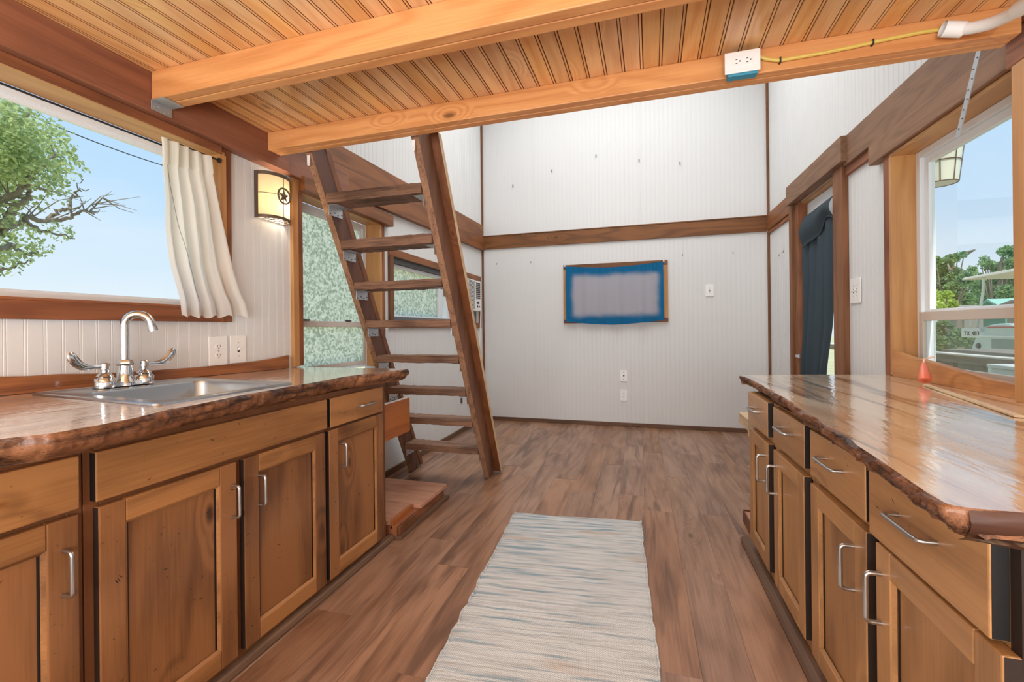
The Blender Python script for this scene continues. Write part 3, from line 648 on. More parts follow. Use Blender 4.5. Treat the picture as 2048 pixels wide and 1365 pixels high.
# left run : face frame at X=-1.215
def left_unit(label, y0, y1, loc_y, mul, fronts, doors, ends=False):
    e = empty('base_cabinet', (-1.48, loc_y, 0.0), label, 'cabinet', None)
    MB().box(-1.739, -1.236, y0 + 0.001, y0 + 0.018, 0.0, 0.7975).build('side_panel', M['cabLf'], e); MB().box(-1.739, -1.236, y1 - 0.018, y1 - 0.001, 0.0, 0.7975).build('side_panel', M['cabLf'], e); MB().box(-1.739, -1.733, y0 + 0.0185, y1 - 0.0185, 0.05, 0.7975).build('back_panel', M['cabLf'], e); MB().box(-1.7325, -1.236, y0 + 0.0185, y1 - 0.0185, 0.05, 0.065).build('bottom_panel', M['cabLf'], e)
    f = MB(); X0, X1 = -1.2355, -1.215
    ys = [y0 + 0.0006] + mul + [y1 - 0.0006]
    f.box(X0, X1, ys[0], ys[0] + 0.030, 0.0, 0.799); f.box(X0, X1, ys[-1] - 0.030, ys[-1], 0.0, 0.799)
    for (za, zb_) in ((0.0, 0.058), (0.645, 0.667), (0.772, 0.799)): f.box(X0, X1, ys[0] + 0.030, ys[-1] - 0.030, za, zb_)
    for q in mul: f.box(X0, X1, q - 0.02, q + 0.02, 0.058, 0.645)
    f.build('face_frame', M['cabLf'], e, bevel=0.0015)
    for (a, b_, z0, z1, hp) in fronts:
        d = front(e, 1, -1.195, a, b_, z0, z1, M['cabLY'], name='drawer_front' if hp else 'false_front')
        MB().box(-1.2145, -1.1975, a - 0.0006, a + 0.0003, z0 + 0.002, z1 - 0.002).build('dark_end', M['black'], d)  # shadow on the near end put in as a dark strip
        marks(d, 1, -1.195, rspots(5 + int((b_ - a) * 10), a + 0.02, b_ - 0.02, z0 + 0.01, z1 - 0.01, int(a * 1000)))
        if hp:
            h = MB(); pull(h, (-1.195, hp - 0.048, (z0 + z1) / 2), (-1.195, hp + 0.048, (z0 + z1) / 2), (0.028, 0, 0)); h.build('handle', M['nickel'], d)
    for (a, b_, hy) in doors:
        d = shaker(e, 1, -1.195, a, b_, 0.050, 0.650, M['cabL'], M['cabLY'])
        MB().box(-1.2145, -1.1975, a - 0.0006, a + 0.0003, 0.052, 0.648).build('dark_end', M['cabin'], d)  # shaded near end of the door, coloured dark
        marks(d, 1, -1.195, rspots(14, a + 0.004, a + 0.05, 0.08, 0.63, int(a * 900)) + rspots(12, b_ - 0.05, b_ - 0.004, 0.08, 0.63, int(b_ * 900)))
        marks(d, 1, -1.2072, rspots(22, a + 0.075, b_ - 0.075, 0.13, 0.58, int(a * 700)))
        h = MB(); pull(h, (-1.195, hy, 0.487), (-1.195, hy, 0.583), (0.028, 0, 0)); h.build('handle', M['nickel'], d)
    return e
left_unit('stained wood base cabinet at the left edge of the picture, one drawer over one door', 0.13, 0.672, 0.4, [], [(0.20, 0.657, 0.662, 0.779, 0.467)], [(0.20, 0.655, 0.627)])
left_unit('double door sink cabinet of stained wood with a wide false front', 0.673, 1.462, 1.07, [1.061], [(0.687, 1.457, 0.663, 0.778, None)], [(0.692, 1.048, 1.032), (1.075, 1.443, 1.128)])
left_unit('narrow stained wood cabinet at the far end of the left run, beside the ladder', 1.463, 1.894, 1.68, [], [(1.475, 1.848, 0.660, 0.778, 1.70)], [(1.466, 1.848, 1.535)])
sm = MB().prism([(-1.2145, 0.0), (-1.188, 0.0), (-1.186, 0.008), (-1.190, 0.021), (-1.196, 0.026), (-1.2145, 0.028)], 'Y', 0.15, 1.935)
tag(sm.build('shoe_moulding', M['baseY']), 'worn brown floor moulding along the foot of the left cabinets', 'moulding')

# right run : face frame at X=0.51
def right_unit(label, y0, y1, ym, fronts, doors):
    e = empty('base_cabinet', (0.86, (y0 + y1) / 2, 0.0), label, 'cabinet', None)
    c = MB(); c.box(0.531, 1.225, y0 + 0.012, y1 - 0.001, 0.0, 0.745); c.build('carcass', M['cabin'], e)
    f = MB(); X0, X1 = 0.51, 0.5305
    for a, b_ in ((y0 + 0.0006, y0 + 0.03), (y1 - 0.03, y1 - 0.0006)): f.box(X0, X1, a, b_, 0.0, 0.747)
    for (za, zb_) in ((0.0, 0.085), (0.575, 0.608), (0.732, 0.747)): f.box(X0, X1, y0 + 0.03, y1 - 0.03, za, zb_)
    for (za, zb_) in ((0.085, 0.575), (0.608, 0.732)): f.box(X0, X1, ym - 0.02, ym + 0.02, za, zb_)
    f.build('face_frame', M['cabR'], e, bevel=0.0015)
    if y0 < 1: MB().box(0.5098, 1.225, y0 - 0.003, y0 + 0.0165, 0.0, 0.7455).build('end_panel', M['cabin'], e)
    for (a, b_, z0, z1) in fronts:
        d = front(e, -1, 0.486, a, b_, z0, z1, M['cabRY'], t=0.0235)
        MB().box(0.4885, 0.509, a - 0.0006, a + 0.0004, z0 + 0.002, z1 - 0.002).build('dark_end', M['black'], d)  # near end strip coloured almost black
        m_ = (a + b_) / 2
        marks(d, -1, 0.486, rspots(6, a + 0.03, b_ - 0.02, z0 + 0.01, z1 - 0.01, int(a * 1000)))
        h = MB(); pull(h, (0.486, m_ - 0.058, (z0 + z1) / 2 + 0.012), (0.486, m_ + 0.058, (z0 + z1) / 2 + 0.012), (-0.028, 0, 0)); h.build('handle', M['nickel'], d)
    for (a, b_, hy) in doors:
        d = shaker(e, -1, 0.486, a, b_, 0.072, 0.583, M['cabR'], M['cabRY'], t=0.0235)
        MB().box(0.4885, 0.509, a - 0.0006, a + 0.0004, 0.074, 0.581).build('dark_end', M['cabin'], d)  # near end of the door coloured dark brown
        h = MB(); pull(h, (0.486, hy, 0.420), (0.486, hy, 0.524), (-0.028, 0, 0), 0.005); h.build('handle', M['nickel'], d)
    return e
right_unit('double door base cabinet of light stained wood, nearest on the right', 0.785, 1.515, 1.142, [(0.802, 1.150, 0.590, 0.738), (1.165, 1.495, 0.605, 0.742)], [(0.780, 1.122, 1.135 - 0.035), (1.165, 1.495, 1.222)])
right_unit('double door base cabinet under the far half of the right counter', 1.516, 2.275, 1.905, [(1.545, 1.868, 0.608, 0.745), (1.942, 2.262, 0.608, 0.748)], [(1.552, 1.868, 1.846), (1.942, 2.245, 1.990)])
sm = MB().prism([(0.509, 0.0), (0.468, 0.0), (0.466, 0.012), (0.474, 0.022), (0.490, 0.030), (0.509, 0.032)], 'Y', 0.70, 2.36)
tag(sm.build('shoe_moulding', M['baseY']), 'weathered grey-brown floor moulding along the foot of the right cabinets', 'moulding')

# ================================================================== COUNTERS
def interp(tab, y):
    if y <= tab[0][0]: return tab[0][1:]
    for a, b_ in zip(tab[:-1], tab[1:]):
        if y <= b_[0]:
            k = (y - a[0]) / (b_[0] - a[0]); k = k * k * (3 - 2 * k) if len(a) > 2 and False else k
            return tuple(p + (q - p) * k for p, q in zip(a[1:], b_[1:]))
    return tab[-1][1:]
def hn(x, s):                       # smooth value noise
    i = math.floor(x); f = x - i; f = f * f * (3 - 2 * f)
    r = lambda k: random.Random(k * 7919 + s * 104729).uniform(-1, 1)
    return r(i) * (1 - f) + r(i + 1) * f
def ztopL(X, Y): return 0.860 + 0.016 * max(0, (-1.15 - X) / 0.6) * max(0.0, min(1.0, (1.9 - Y) / 1.1))
edgeL = [(0.10, -1.14), (0.40, -1.125), (0.50, -1.112), (0.55, -1.082), (0.626, -1.076), (0.69, -1.084), (0.79, -1.118), (0.874, -1.122), (1.067, -1.152), (1.277, -1.162), (1.578, -1.172), (1.75, -1.135), (1.868, -1.098), (1.92, -1.095)]
# the sink opening
SK_Y0, SK_Y1, SK_X0, SK_X1 = 0.835, 1.265, -1.655, -1.215
def live_slab(name, edge, xback, ztop, thick, y0, y1, sgn, seed, hole, mtop, mbark, label, ny=330, under=0.035):
    top, bark = MB(), MB(); ys = sorted({y0 + (y1 - y0) * i / ny for i in range(ny + 1)} | ({hole[0], hole[1]} if hole else set()))
    rows = []
    for y in ys:
        xe = interp(edge, y)[0] + sgn * 0.004 * hn(y * 14, seed)
        cols = [xback, hole[2], hole[3], xe] if hole else [xback, xback + (xe - xback) * 0.5, xe - (xe - xback) * 0.15, xe]
        rows.append([(x, y, ztop(x, y)) for x in cols])
    n = len(rows); vs = [p for r in rows for p in r]
    fs = [[i * 4 + j, (i + 1) * 4 + j, (i + 1) * 4 + j + 1, i * 4 + j + 1] for i in range(n - 1) for j in range(3) if not (hole and j == 1 and hole[0] - 1e-6 <= ys[i] and ys[i + 1] <= hole[1] + 1e-6)]
    top.add(vs, fs, 0, True)
    # underside and back, ends
    vb = [(p[0] - (sgn * under if j == 3 else 0), p[1], p[2] - thick) for r in rows for j, p in enumerate(r)]
    top.add(vb, fs, 0)
    prof = [(0.0, 0.0), (0.0035, -0.004), (0.006, -0.012), (0.004, -0.024), (-0.004, -0.036), (-0.016, -0.047), (-under, -thick)]
    rings = []
    for y, r in zip(ys, rows):
        p = r[3]; q = []
        for k, (dx, dz) in enumerate(prof):
            crk = 0.006 * max(0, 1 - abs(((y * 5.3 + 0.35 * hn(y * 3, seed) + k * 0.03) % 1.0) - 0.5) * 26)
            a = 0.0 if k in (0,) else 0.0055 * hn(y * 42 + k * 3.1, seed + 3) + 0.0035 * hn(y * 110 + k * 9.7, seed + 5) + 0.0022 * hn(y * 260 + k * 13.7, seed + 15) + 0.006 * hn(y * 9, seed + 9) - crk
            b_ = 0.0 if k in (0, len(prof) - 1) else 0.003 * hn(y * 30 + k * 5.3, seed + 7)
            q.append((p[0] + sgn * (dx + a) if k else p[0], y, p[2] + dz * (thick / 0.055) + b_))
        rings.append(q)
    m = len(prof)
    bark.add([p for r in rings for p in r], [[i * m + j, (i + 1) * m + j, (i + 1) * m + j + 1, i * m + j + 1] for i in range(n - 1) for j in range(m - 1)], 0, True)
    for idx in (0, n - 1):
        r = rows[idx]; poly = [r[0], r[3]] + rings[idx][1:] + [(r[0][0], r[0][1], r[0][2] - thick)]
        bark.add(poly, [list(range(len(poly)))], 0)
    bk = [(r[0][0], r[0][1], r[0][2]) for r in rows] + [(r[0][0], r[0][1], r[0][2] - thick) for r in rows]
    top.add(bk, [[i, i + 1, n + i + 1, n + i] for i in range(n - 1)], 0)
    if hole:
        for (xa, xb, ya, yb) in ((hole[2], hole[2], hole[0], hole[1]), (hole[3], hole[3], hole[0], hole[1]), (hole[2], hole[3], hole[0], hole[0]), (hole[2], hole[3], hole[1], hole[1])):
            top.add([(xa, ya, ztop(xa, ya)), (xb, yb, ztop(xb, yb)), (xb, yb, ztop(xb, yb) - thick), (xa, ya, ztop(xa, ya) - thick)], [(0, 1, 2, 3)], 0)
    e = empty(name, ((xback + edge[0][1]) / 2, (y0 + y1) / 2, ztop(xback, y0) - thick), label, 'countertop')
    top.build('slab', mtop, e); bark.build('live_edge', mbark, e)
    return e
cl_ = live_slab('countertop', edgeL, -1.7535, ztopL, 0.056, 0.12, 1.92, 1, 11, (SK_Y0, SK_Y1, SK_X0, SK_X1), M['slabL'], M['bark'], 'glossy live edge wood counter holding the sink, along the left wall')
# right counter with a rounded near corner
edgeR = [(0.742, 0.428), (0.746, 0.415), (0.754, 0.408), (0.80, 0.408), (0.879, 0.416), (1.0, 0.428), (1.122, 0.442), (1.30, 0.452), (1.518, 0.469), (1.75, 0.486), (2.013, 0.497), (2.20, 0.507), (2.35, 0.505), (2.44, 0.500), (2.462, 0.499)]
def ztopR(X, Y): return 0.800
cr_ = live_slab('countertop', edgeR, 1.2325, ztopR, 0.046, 0.742, 2.462, -1, 23, None, M['slabR'], M['bark'], 'wide glossy pale live edge wood counter along the right wall', under=0.03)
# the near end of the right counter and its far angled end
m = MB()
def nearend(u, v):
    X = 0.428 + (1.2325 - 0.428) * u; a = v * PI / 2.0
    return (X, 0.742 - 0.006 * math.sin(v * PI) - 0.004 * hn(X * 20 + v * 3, 31) + 0.02 * v * v, 0.800 - 0.0458 * v - 0.014 * v * math.sin(u * 5 + 0.5) * (1 if v > 0.5 else 0.4))
m.grid(nearend, 60, 7); m.build('end_edge', wood('dark_slab_end', (92, 58, 44), (34, 20, 15), 'X', ring=4, ringamt=0.5, rough=0.35, coat=0.3, var=0, blot=0.7, bump=0.4), cr_)
m = MB(); poly = [(0.499, 2.462), (0.53, 2.50), (0.75, 2.565), (1.0, 2.615), (1.2325, 2.655), (1.2325, 2.4625), (0.5, 2.4625)]
m.prism(poly, 'Z', 0.754, 0.7999); m.build('end_board', M['slabR'], cr_)

# backsplashes with wavy tops
def splash(label, X0, X1, tab, zb, mat, sgn):
    m = MB(); n = len(tab)
    for a, b_ in zip(tab[:-1], tab[1:]):
        za0, za1 = zb(a[0]), zb(b_[0])
        m.add([(X0, a[0], za0), (X1, a[0], za0), (X1, a[0], a[1]), (X0, a[0], a[1]), (X0, b_[0], za1), (X1, b_[0], za1), (X1, b_[0], b_[1]), (X0, b_[0], b_[1])], [(0, 1, 5, 4), (1, 2, 6, 5), (2, 3, 7, 6), (3, 0, 4, 7)])
    a = tab[0]; m.add([(X0, a[0], zb(a[0])), (X1, a[0], zb(a[0])), (X1, a[0], a[1]), (X0, a[0], a[1])], [(0, 1, 2, 3)])
    a = tab[-1]; m.add([(X0, a[0], zb(a[0])), (X1, a[0], zb(a[0])), (X1, a[0], a[1]), (X0, a[0], a[1])], [(0, 1, 2, 3)])
    return tag(m.build('backsplash_board', mat), label, 'backsplash')
zl = lambda y: ztopL(-1.7535, y) + 0.0012
tabL = []
for (px, py) in [(0, 754), (60, 753), (120, 749), (190, 748), (260, 745), (330, 740), (400, 735), (440, 731), (480, 727), (520, 722), (550, 717), (578, 711)]:
    p = PX(px, py, -1.733); tabL.append((p.y, p.z))
tabL = [(0.2, tabL[0][1] + 0.002)] + tabL
splash('low stained wood backsplash board behind the sink faucet', -1.7525, -1.733, tabL, zl, wood('backsplash_left', (182, 116, 70), (118, 68, 38), 'Y', ring=6, ringamt=0.5, fine=0.5, rough=0.4, coat=0.3, var=0, blot=0.5), 1)
tabR = []
for (px, py) in [(2048, 776), (2010, 766), (1975, 760), (1940, 749), (1910, 741), (1880, 732), (1850, 723), (1815, 715), (1784, 703)]:
    p = PX(px, py, 1.195); tabR.append((p.y, p.z))
tabR = [(1.2, 0.855)] + tabR
splash('curved pine backsplash board under the right window', 1.195, 1.2315, tabR, lambda y: 0.8005, wood('backsplash_right', (214, 150, 92), (160, 100, 54), 'Y', ring=5, ringamt=0.4, knots=0.05, rough=0.5, var=0, blot=0.5), -1)
bt = MB(); p0, p1 = PZ(1852, 772, 0.801), PZ(2040, 836, 0.801)
dd = (p1 - p0).normalized(); nn = Vector((-dd.y, dd.x, 0)) * 0.011
bt.hexa([p0 - nn, p1 - nn, p1 + nn, p0 + nn, p0 - nn + UP * 0.006, p1 - nn + UP * 0.006, p1 + nn + UP * 0.006, p0 + nn + UP * 0.006])
tag(bt.build('wood_batten', M['pale_pine'], bevel=0.001), 'thin pale wood batten lying on the right counter before its backsplash', 'batten')

# ================================================================== SINK AND FAUCET
def rrect(x0, x1, y0, y1, r, z, n=6):
    pts = []
    for (cx, cy, a0) in ((x1 - r, y1 - r, 0), (x0 + r, y1 - r, PI / 2), (x0 + r, y0 + r, PI), (x1 - r, y0 + r, 1.5 * PI)):
        for k in range(n + 1):
            a = a0 + k / n * PI / 2; x, y = cx + r * math.cos(a), cy + r * math.sin(a)
            pts.append((x, y, z + (ztopL(x, y))))
    return pts
sk = empty('sink', (-1.44, 1.05, 0.70), 'stainless steel drop-in sink set into the left counter', 'sink')
m = MB(); L = []
ox0, ox1, oy0, oy1 = -1.695, -1.195, 0.815, 1.285; ix0, ix1, iy0, iy1 = -1.585, -1.235, 0.865, 1.245
for (a, r, z) in ((0, 0.018, 0.0005), (0.001, 0.018, 0.005), (0.006, 0.014, 0.007), (0.011, 0.012, 0.0045)):
    L.append(rrect(ox0 + a, ox1 - a, oy0 + a, oy1 - a, r, z))
for (a, r, z) in ((-0.003, 0.045, 0.0045), (0.003, 0.042, 0.0025), (0.006, 0.040, -0.006), (0.012, 0.038, -0.12), (0.022, 0.034, -0.142), (0.05, 0.02, -0.150)):
    L.append(rrect(ix0 + a, ix1 - a, iy0 + a, iy1 - a, r, z))
k = len(L[0]); vs = [p for l_ in L for p in l_]
m.add(vs, [[i * k + j, i * k + (j + 1) % k, (i + 1) * k + (j + 1) % k, (i + 1) * k + j] for i in range(len(L) - 1) for j in range(k)] + [[(len(L) - 1) * k + j for j in range(k)]], 0, True)
m.build('basin', M['steel'], sk)
m = MB(); m.lathe([(0.044, 0), (0.044, 0.003), (0.034, 0.003), (0.030, -0.004), (0.002, -0.004)], (-1.41, 1.055, 0.7135), 24); m.build('drain', M['chrome'], sk)
FX = -1.640
f0 = PX(210, 778, FX); f1 = PX(288, 770, FX); fc = PX(250, 770, FX)
zb = ztopL(FX, f0.y) + 0.0065
fa = empty('faucet', (FX, fc.y, zb), 'chrome gooseneck faucet with two wrist blade handles behind the sink', 'faucet')
yc, yl, yr = fc.y, f0.y, f1.y
m = MB(); m.prism([(FX - 0.022, yl), (FX + 0.022, yl), (FX + 0.022, yr), (FX - 0.022, yr)], 'Z', zb, zb + 0.014)
for yy in (yl, yr): m.lathe([(0.029, 0), (0.029, 0.012), (0.0275, 0.026), (0.024, 0.030)], (FX, yy, zb), 28)
m.lathe([(0.028, 0), (0.027, 0.016), (0.0225, 0.022), (0.021, 0.045), (0.0185, 0.062), (0.0185, 0.066)], (FX, yc, zb), 28)
m.build('base', M['chrome'], fa)
ztop_ = PX(268, 624, FX).z
zn = zb + 0.066; m = MB(); m.lathe([(0.021, 0), (0.0225, 0.004), (0.0225, 0.012), (0.019, 0.018), (0.014, 0.020)], (FX, yc, zn), 6); m.build('nut', M['chrome'], fa)
R_ = 0.034; out = Vector((0.62, 0.78, 0)).normalized()
pts = [Vector((FX, yc, zn + 0.015)), Vector((FX, yc, (zn + ztop_ - R_) / 2)), Vector((FX, yc, ztop_ - R_ - 0.009))]
cc = Vector((FX, yc, ztop_ - R_ - 0.009)) + out * R_
for k in range(1, 17):
    a = PI - k / 16 * PI * 0.955; pts.append(cc + out * (R_ * math.cos(a)) + UP * (R_ * math.sin(a)))
pts.append(pts[-1] + (pts[-1] - pts[-2]).normalized() * 0.022)
m = MB(); m.tube(pts, [0.0125] * len(pts), 18)
m.tube([pts[-1] - (pts[-1] - pts[-2]).normalized() * 0.008, pts[-1] + (pts[-1] - pts[-2]).normalized() * 0.006], 0.0142, 18); m.build('spout', M['chrome'], fa)
for sgn, yy in ((-1, yl), (1, yr)):
    hb = zb + 0.030
    m = MB(); m.lathe([(0.021, 0), (0.022, 0.006), (0.016, 0.014), (0.010, 0.018), (0.010, 0.026), (0.013, 0.028), (0.013, 0.046), (0.010, 0.049)], (FX, yy, hb), 24)
    d = Vector((0.10, sgn, 0)).normalized(); o_ = Vector((FX, yy, hb + 0.037))
    path = [o_ + d * 0.008, o_ + d * 0.025 + UP * 0.0, o_ + d * 0.045 + UP * 0.0, o_ + d * 0.062 + UP * 0.005, o_ + d * 0.076 + UP * 0.016, o_ + d * 0.086 + UP * 0.030, o_ + d * 0.093 + UP * 0.044, o_ + d * 0.0955 + UP * 0.05]
    m.tube(path, [0.0055, 0.006, 0.0085, 0.012, 0.014, 0.0145, 0.011, 0.004], 14, flat=[1, 0.9, 0.6, 0.45, 0.4, 0.4, 0.4, 0.4], fu=True); m.build('handle', M['chrome'], fa)

# ================================================================== OUTLETS AND SWITCHES (plates lie in the plane a = const)
def plate(name, label, cat, origin, u, nrm, w, h, kind, group=None):
    """u: horizontal direction, nrm: room side"""
    o = Vector(origin); u = Vector(u); nrm = Vector(nrm); e = empty(name, o, label, cat, group)
    def pt(a, b_, c): return o + u * a + UP * b_ + nrm * c
    def rect(mb, a0, a1, b0, b1, c0, c1, mi=0): mb.hexa([pt(a0, b0, c0), pt(a1, b0, c0), pt(a1, b1, c0), pt(a0, b1, c0), pt(a0, b0, c1), pt(a1, b0, c1), pt(a1, b1, c1), pt(a0, b1, c1)], mi)
    m = MB(); rect(m, -w / 2, w / 2, -h / 2, h / 2, 0.0003, 0.006); m.build('cover_plate', M['plastic'], e, bevel=0.002)
    def disc(mb, a, b_, r, c0, c1, n=14, sy=1.0): 
        mb.add([pt(a + r * math.cos(2 * PI * k / n), b_ + sy * r * math.sin(2 * PI * k / n), c) for c in (c0, c1) for k in range(n)], [[k, (k + 1) % n, n + (k + 1) % n, n + k] for k in range(n)] + [[n + k for k in range(n)]])
    if kind == 'duplex':
        for b_ in (0.0195, -0.0195):
            r = MB(); disc(r, 0, b_, 0.0165, 0.006, 0.008, 20, 0.85); rc = r.build('receptacle', M['plastic'], e)
            s = MB(); rect(s, -0.0078, -0.0055, b_ - 0.001, b_ + 0.007, 0.008, 0.0084); rect(s, 0.0055, 0.0078, b_ - 0.001, b_ + 0.007, 0.008, 0.0084); disc(s, 0, b_ - 0.0075, 0.0025, 0.008, 0.0084); s.build('slots', M['slot'], rc)
        s = MB(); disc(s, 0, 0, 0.003, 0.006, 0.0072); s.build('screw', M['zinc'], e)
    if kind == 'switch':
        for a in ((0,) if w < 0.09 else (-0.0165, 0.0165)):
            s = MB(); rect(s, a - 0.0055, a + 0.0055, -0.012, 0.012, 0.006, 0.0064); s.build('slot', M['slot'], e)
            s = MB(); s.hexa([pt(a - 0.004, -0.006, 0.006), pt(a + 0.004, -0.006, 0.006), pt(a + 0.004, 0.008, 0.006), pt(a - 0.004, 0.008, 0.006), pt(a - 0.0035, 0.004, 0.017), pt(a + 0.0035, 0.004, 0.017), pt(a + 0.0035, 0.010, 0.015), pt(a - 0.0035, 0.010, 0.015)]); s.build('toggle', M['plastic'], e)
            s = MB(); disc(s, a, 0.030, 0.0028, 0.006, 0.007); disc(s, a, -0.030, 0.0028, 0.006, 0.007); s.build('screws', M['zinc'], e)
    if kind == 'jack':
        s = MB(); disc(s, 0, 0, 0.008, 0.006, 0.0075); disc(s, 0.0, 0.040, 0.004, 0.006, 0.0075); disc(s, -0.003, -0.035, 0.005, 0.006, 0.0075); s.build('jack', M['slot'], e)
    return e
XLp, XRp, YFp = XL + 0.0078, XR - 0.0078, YF - 0.0078
plate('wall_outlet', 'white duplex outlet on the left wall right of the faucet', 'outlet', (XLp, 1.450, 0.970), (0, 1, 0), (1, 0, 0), 0.086, 0.126, 'duplex')
plate('light_switch', 'single white switch beside the outlet above the sink counter', 'switch', (XLp, 1.548, 0.972), (0, 1, 0), (1, 0, 0), 0.080, 0.124, 'switch')
plate('light_switch', 'small white switch on the far wall right of the blue curtain', 'switch', (0.690, YFp, 1.424), (1, 0, 0), (0, -1, 0), 0.078, 0.122, 'switch')
plate('wall_jack', 'white cable jack plate on the far wall, above the low outlet', 'wall plate', (-0.161, YFp, 0.541), (1, 0, 0), (0, -1, 0), 0.072, 0.118, 'jack')
plate('wall_outlet', 'white duplex outlet low on the far wall', 'outlet', (-0.163, YFp, 0.333), (1, 0, 0), (0, -1, 0), 0.072, 0.118, 'duplex')
plate('light_switch', 'double white switch beside the door on the right wall', 'switch', (XRp, 3.036, 1.256), (0, 1, 0), (-1, 0, 0), 0.135, 0.146, 'switch')

# outlet box on the joist with its cable and conduit
JF = 1.6645
e = empty('joist_outlet', (0.343, JF, 1.915), 'white outlet plate on a blue box fixed to the front ceiling joist', 'outlet')
MB().box(0.300, 0.392, 1.632, JF - 0.0005, 1.902, 1.968).build('blue_box', plain('blue_plastic_box', (52, 140, 168), 0.5), e, bevel=0.003)
MB().box(0.289, 0.398, 1.626, 1.6315, 1.909, 1.981).build('cover_plate', M['plastic'], e, bevel=0.002)
MB().box(0.312, 0.375, 1.6235, 1.6258, 1.929, 1.962).build('receptacle', M['plastic'], e, bevel=0.001)
m = MB()
for xx in (0.322, 0.355):
    m.box(xx, xx + 0.006, 1.6228, 1.6234, 1.951, 1.953); m.box(xx, xx + 0.006, 1.6228, 1.6234, 1.938, 1.940); m.lathe([(0.0024, 0), (0.0024, -0.0006)], (xx + 0.013, 1.6234, 1.9455), 10, 'Y')
m.build('slots', M['slot'], e)
cp = [PY(x, y, 1.655) for (x, y) in ((1516, 113), (1535, 119), (1560, 121), (1600, 114), (1650, 105), (1700, 95), (1745, 85), (1790, 75), (1840, 65), (1888, 58), (1905, 57))]
m = MB(); m.tube([(p.x, 1.655, p.z) for p in cp], 0.0058, 8); m2 = MB()
yel = tag(m.build('electrical_cable', plain('yellow_cable', (214, 186, 92), 0.5)), 'yellow sheathed cable running along the front joist from outlet to conduit', 'cable')
for k in (2, 6):
    m2 = MB(); p = Vector((cp[k].x, 1.655, cp[k].z)); m2.box(p.x - 0.002, p.x + 0.002, 1.647, 1.6642, p.z - 0.0085, p.z + 0.0085); m2.build('staple', M['slot'], yel)
cc_ = [PY(1885, 58, 1.625), PY(1922, 59, 1.625), PY(1950, 55, 1.60), PY(1978, 48, 1.57), PY(2003, 38, 1.54), PY(2025, 27, 1.50), PY(2050, 11, 1.45), PY(2100, -30, 1.36), PY(2200, -110, 1.22)]
e = empty('conduit', cc_[0], 'white plastic conduit bending up the top right corner of the room', 'conduit')
m = MB(); m.tube(cc_[1:], 0.0165, 16); m.build('pipe', M['plastic'], e)
m = MB()
a, b_ = cc_[0], cc_[1] + (cc_[1] - cc_[0]) * 0.1; ax = (b_ - a).normalized()
m.tube([b_, a], 0.0215, 18, caps=False); m.tube([a, b_ - ax * 0.005], 0.0180, 18, caps=False); m.tube([b_ - ax * 0.006, b_], 0.0213, 18); m.build('coupling', M['plastic'], e)
m = MB(); a, b_ = cc_[5] * 0.5 + cc_[6] * 0.5, cc_[6] + (cc_[6] - cc_[5]) * 2.4; m.tube([a, b_], 0.0200, 16); m.build('coupling', M['plastic'], e)

# ================================================================== SCONCE
e = empty('wall_sconce', (XL, 1.757, 1.60), 'lit half round wall sconce with a star in a ring, by the beam', 'sconce')
Yc, a_, b__ = 1.738, 0.088, 0.070
XW = XL + 0.007
def arc(k, n, r=0.0): th = PI * k / n; return (XW + 0.012 + (b__ + r) * math.sin(th), Yc - (a_ + r) * math.cos(th))
shade_m = nt('parchment_shade'); sm_, n_, l_, bb = shade_m
oo = n_['Material Output']; tl_ = n_.new('ShaderNodeBsdfTranslucent'); tl_.inputs[0].default_value = C4((236, 220, 184)); bb.inputs['Base Color'].default_value = C4((214, 200, 168)); bb.inputs['Roughness'].default_value = 0.5
mx_ = n_.new('ShaderNodeMixShader'); mx_.inputs[0].default_value = 0.5; l_.new(bb.outputs[0], mx_.inputs[1]); l_.new(tl_.outputs[0], mx_.inputs[2]); l_.new(mx_.outputs[0], oo.inputs[0])
bronze = plain('weathered_bronze', (104, 88, 74), 0.5, metal=0.5, noise=0.15, nscale=40)
m = MB(); m.grid(lambda u, v: (*arc(u * 24, 24), 1.609 + 0.198 * v), 24, 6); m.build('shade', sm_, e)
for (z0, z1) in ((1.598, 1.612), (1.804, 1.820)):
    m = MB(); vs = []; N = 24
    for k in range(N + 1):
        x, y = arc(k, N, 0.0035); x2, y2 = arc(k, N, -0.001)
        vs += [(x, y, z0), (x, y, z1), (x2, y2, z1), (x2, y2, z0)]
    m.add(vs, [[i * 4 + j, i * 4 + (j + 1) % 4, (i + 1) * 4 + (j + 1) % 4, (i + 1) * 4 + j] for i in range(N) for j in range(4)], 0, True); m.build('hoop', bronze, e)
for s in (-1, 1): MB().box(XW - 0.0005, XW + 0.022, Yc + s * a_ - 0.002, Yc + s * (a_ + 0.003), 1.597, 1.821).build('side_strip', bronze, e)
MB().box(XW - 0.0006, XW + 0.004, Yc - a_ + 0.003, Yc + a_ - 0.003, 1.600, 1.818).build('back_plate', M['plastic'], e)
m = MB(); m.tube([(*arc(k, 24, 0.003), 1.716) for k in range(25)], 0.0015, 6); x, y = arc(12, 24, 0.003); m.tube([(x, y, 1.605), (x, y, 1.81)], 0.0015, 6); m.build('wire', bronze, e)
sx = arc(12, 24, 0.006)[0]; sz, R1 = 1.715, 0.037
m = MB(); NN = 40
m.tube([(sx, Yc + R1 * math.cos(2 * PI * k / NN), sz + R1 * math.sin(2 * PI * k / NN)) for k in range(NN + 1)], 0.0045, 8, caps=False); m.build('ring', bronze, e)
m = MB(); star = [(Yc + (0.033 if k % 2 == 0 else 0.0135) * math.sin(k * PI / 5), sz + (0.033 if k % 2 == 0 else 0.0135) * math.cos(k * PI / 5)) for k in range(10)]
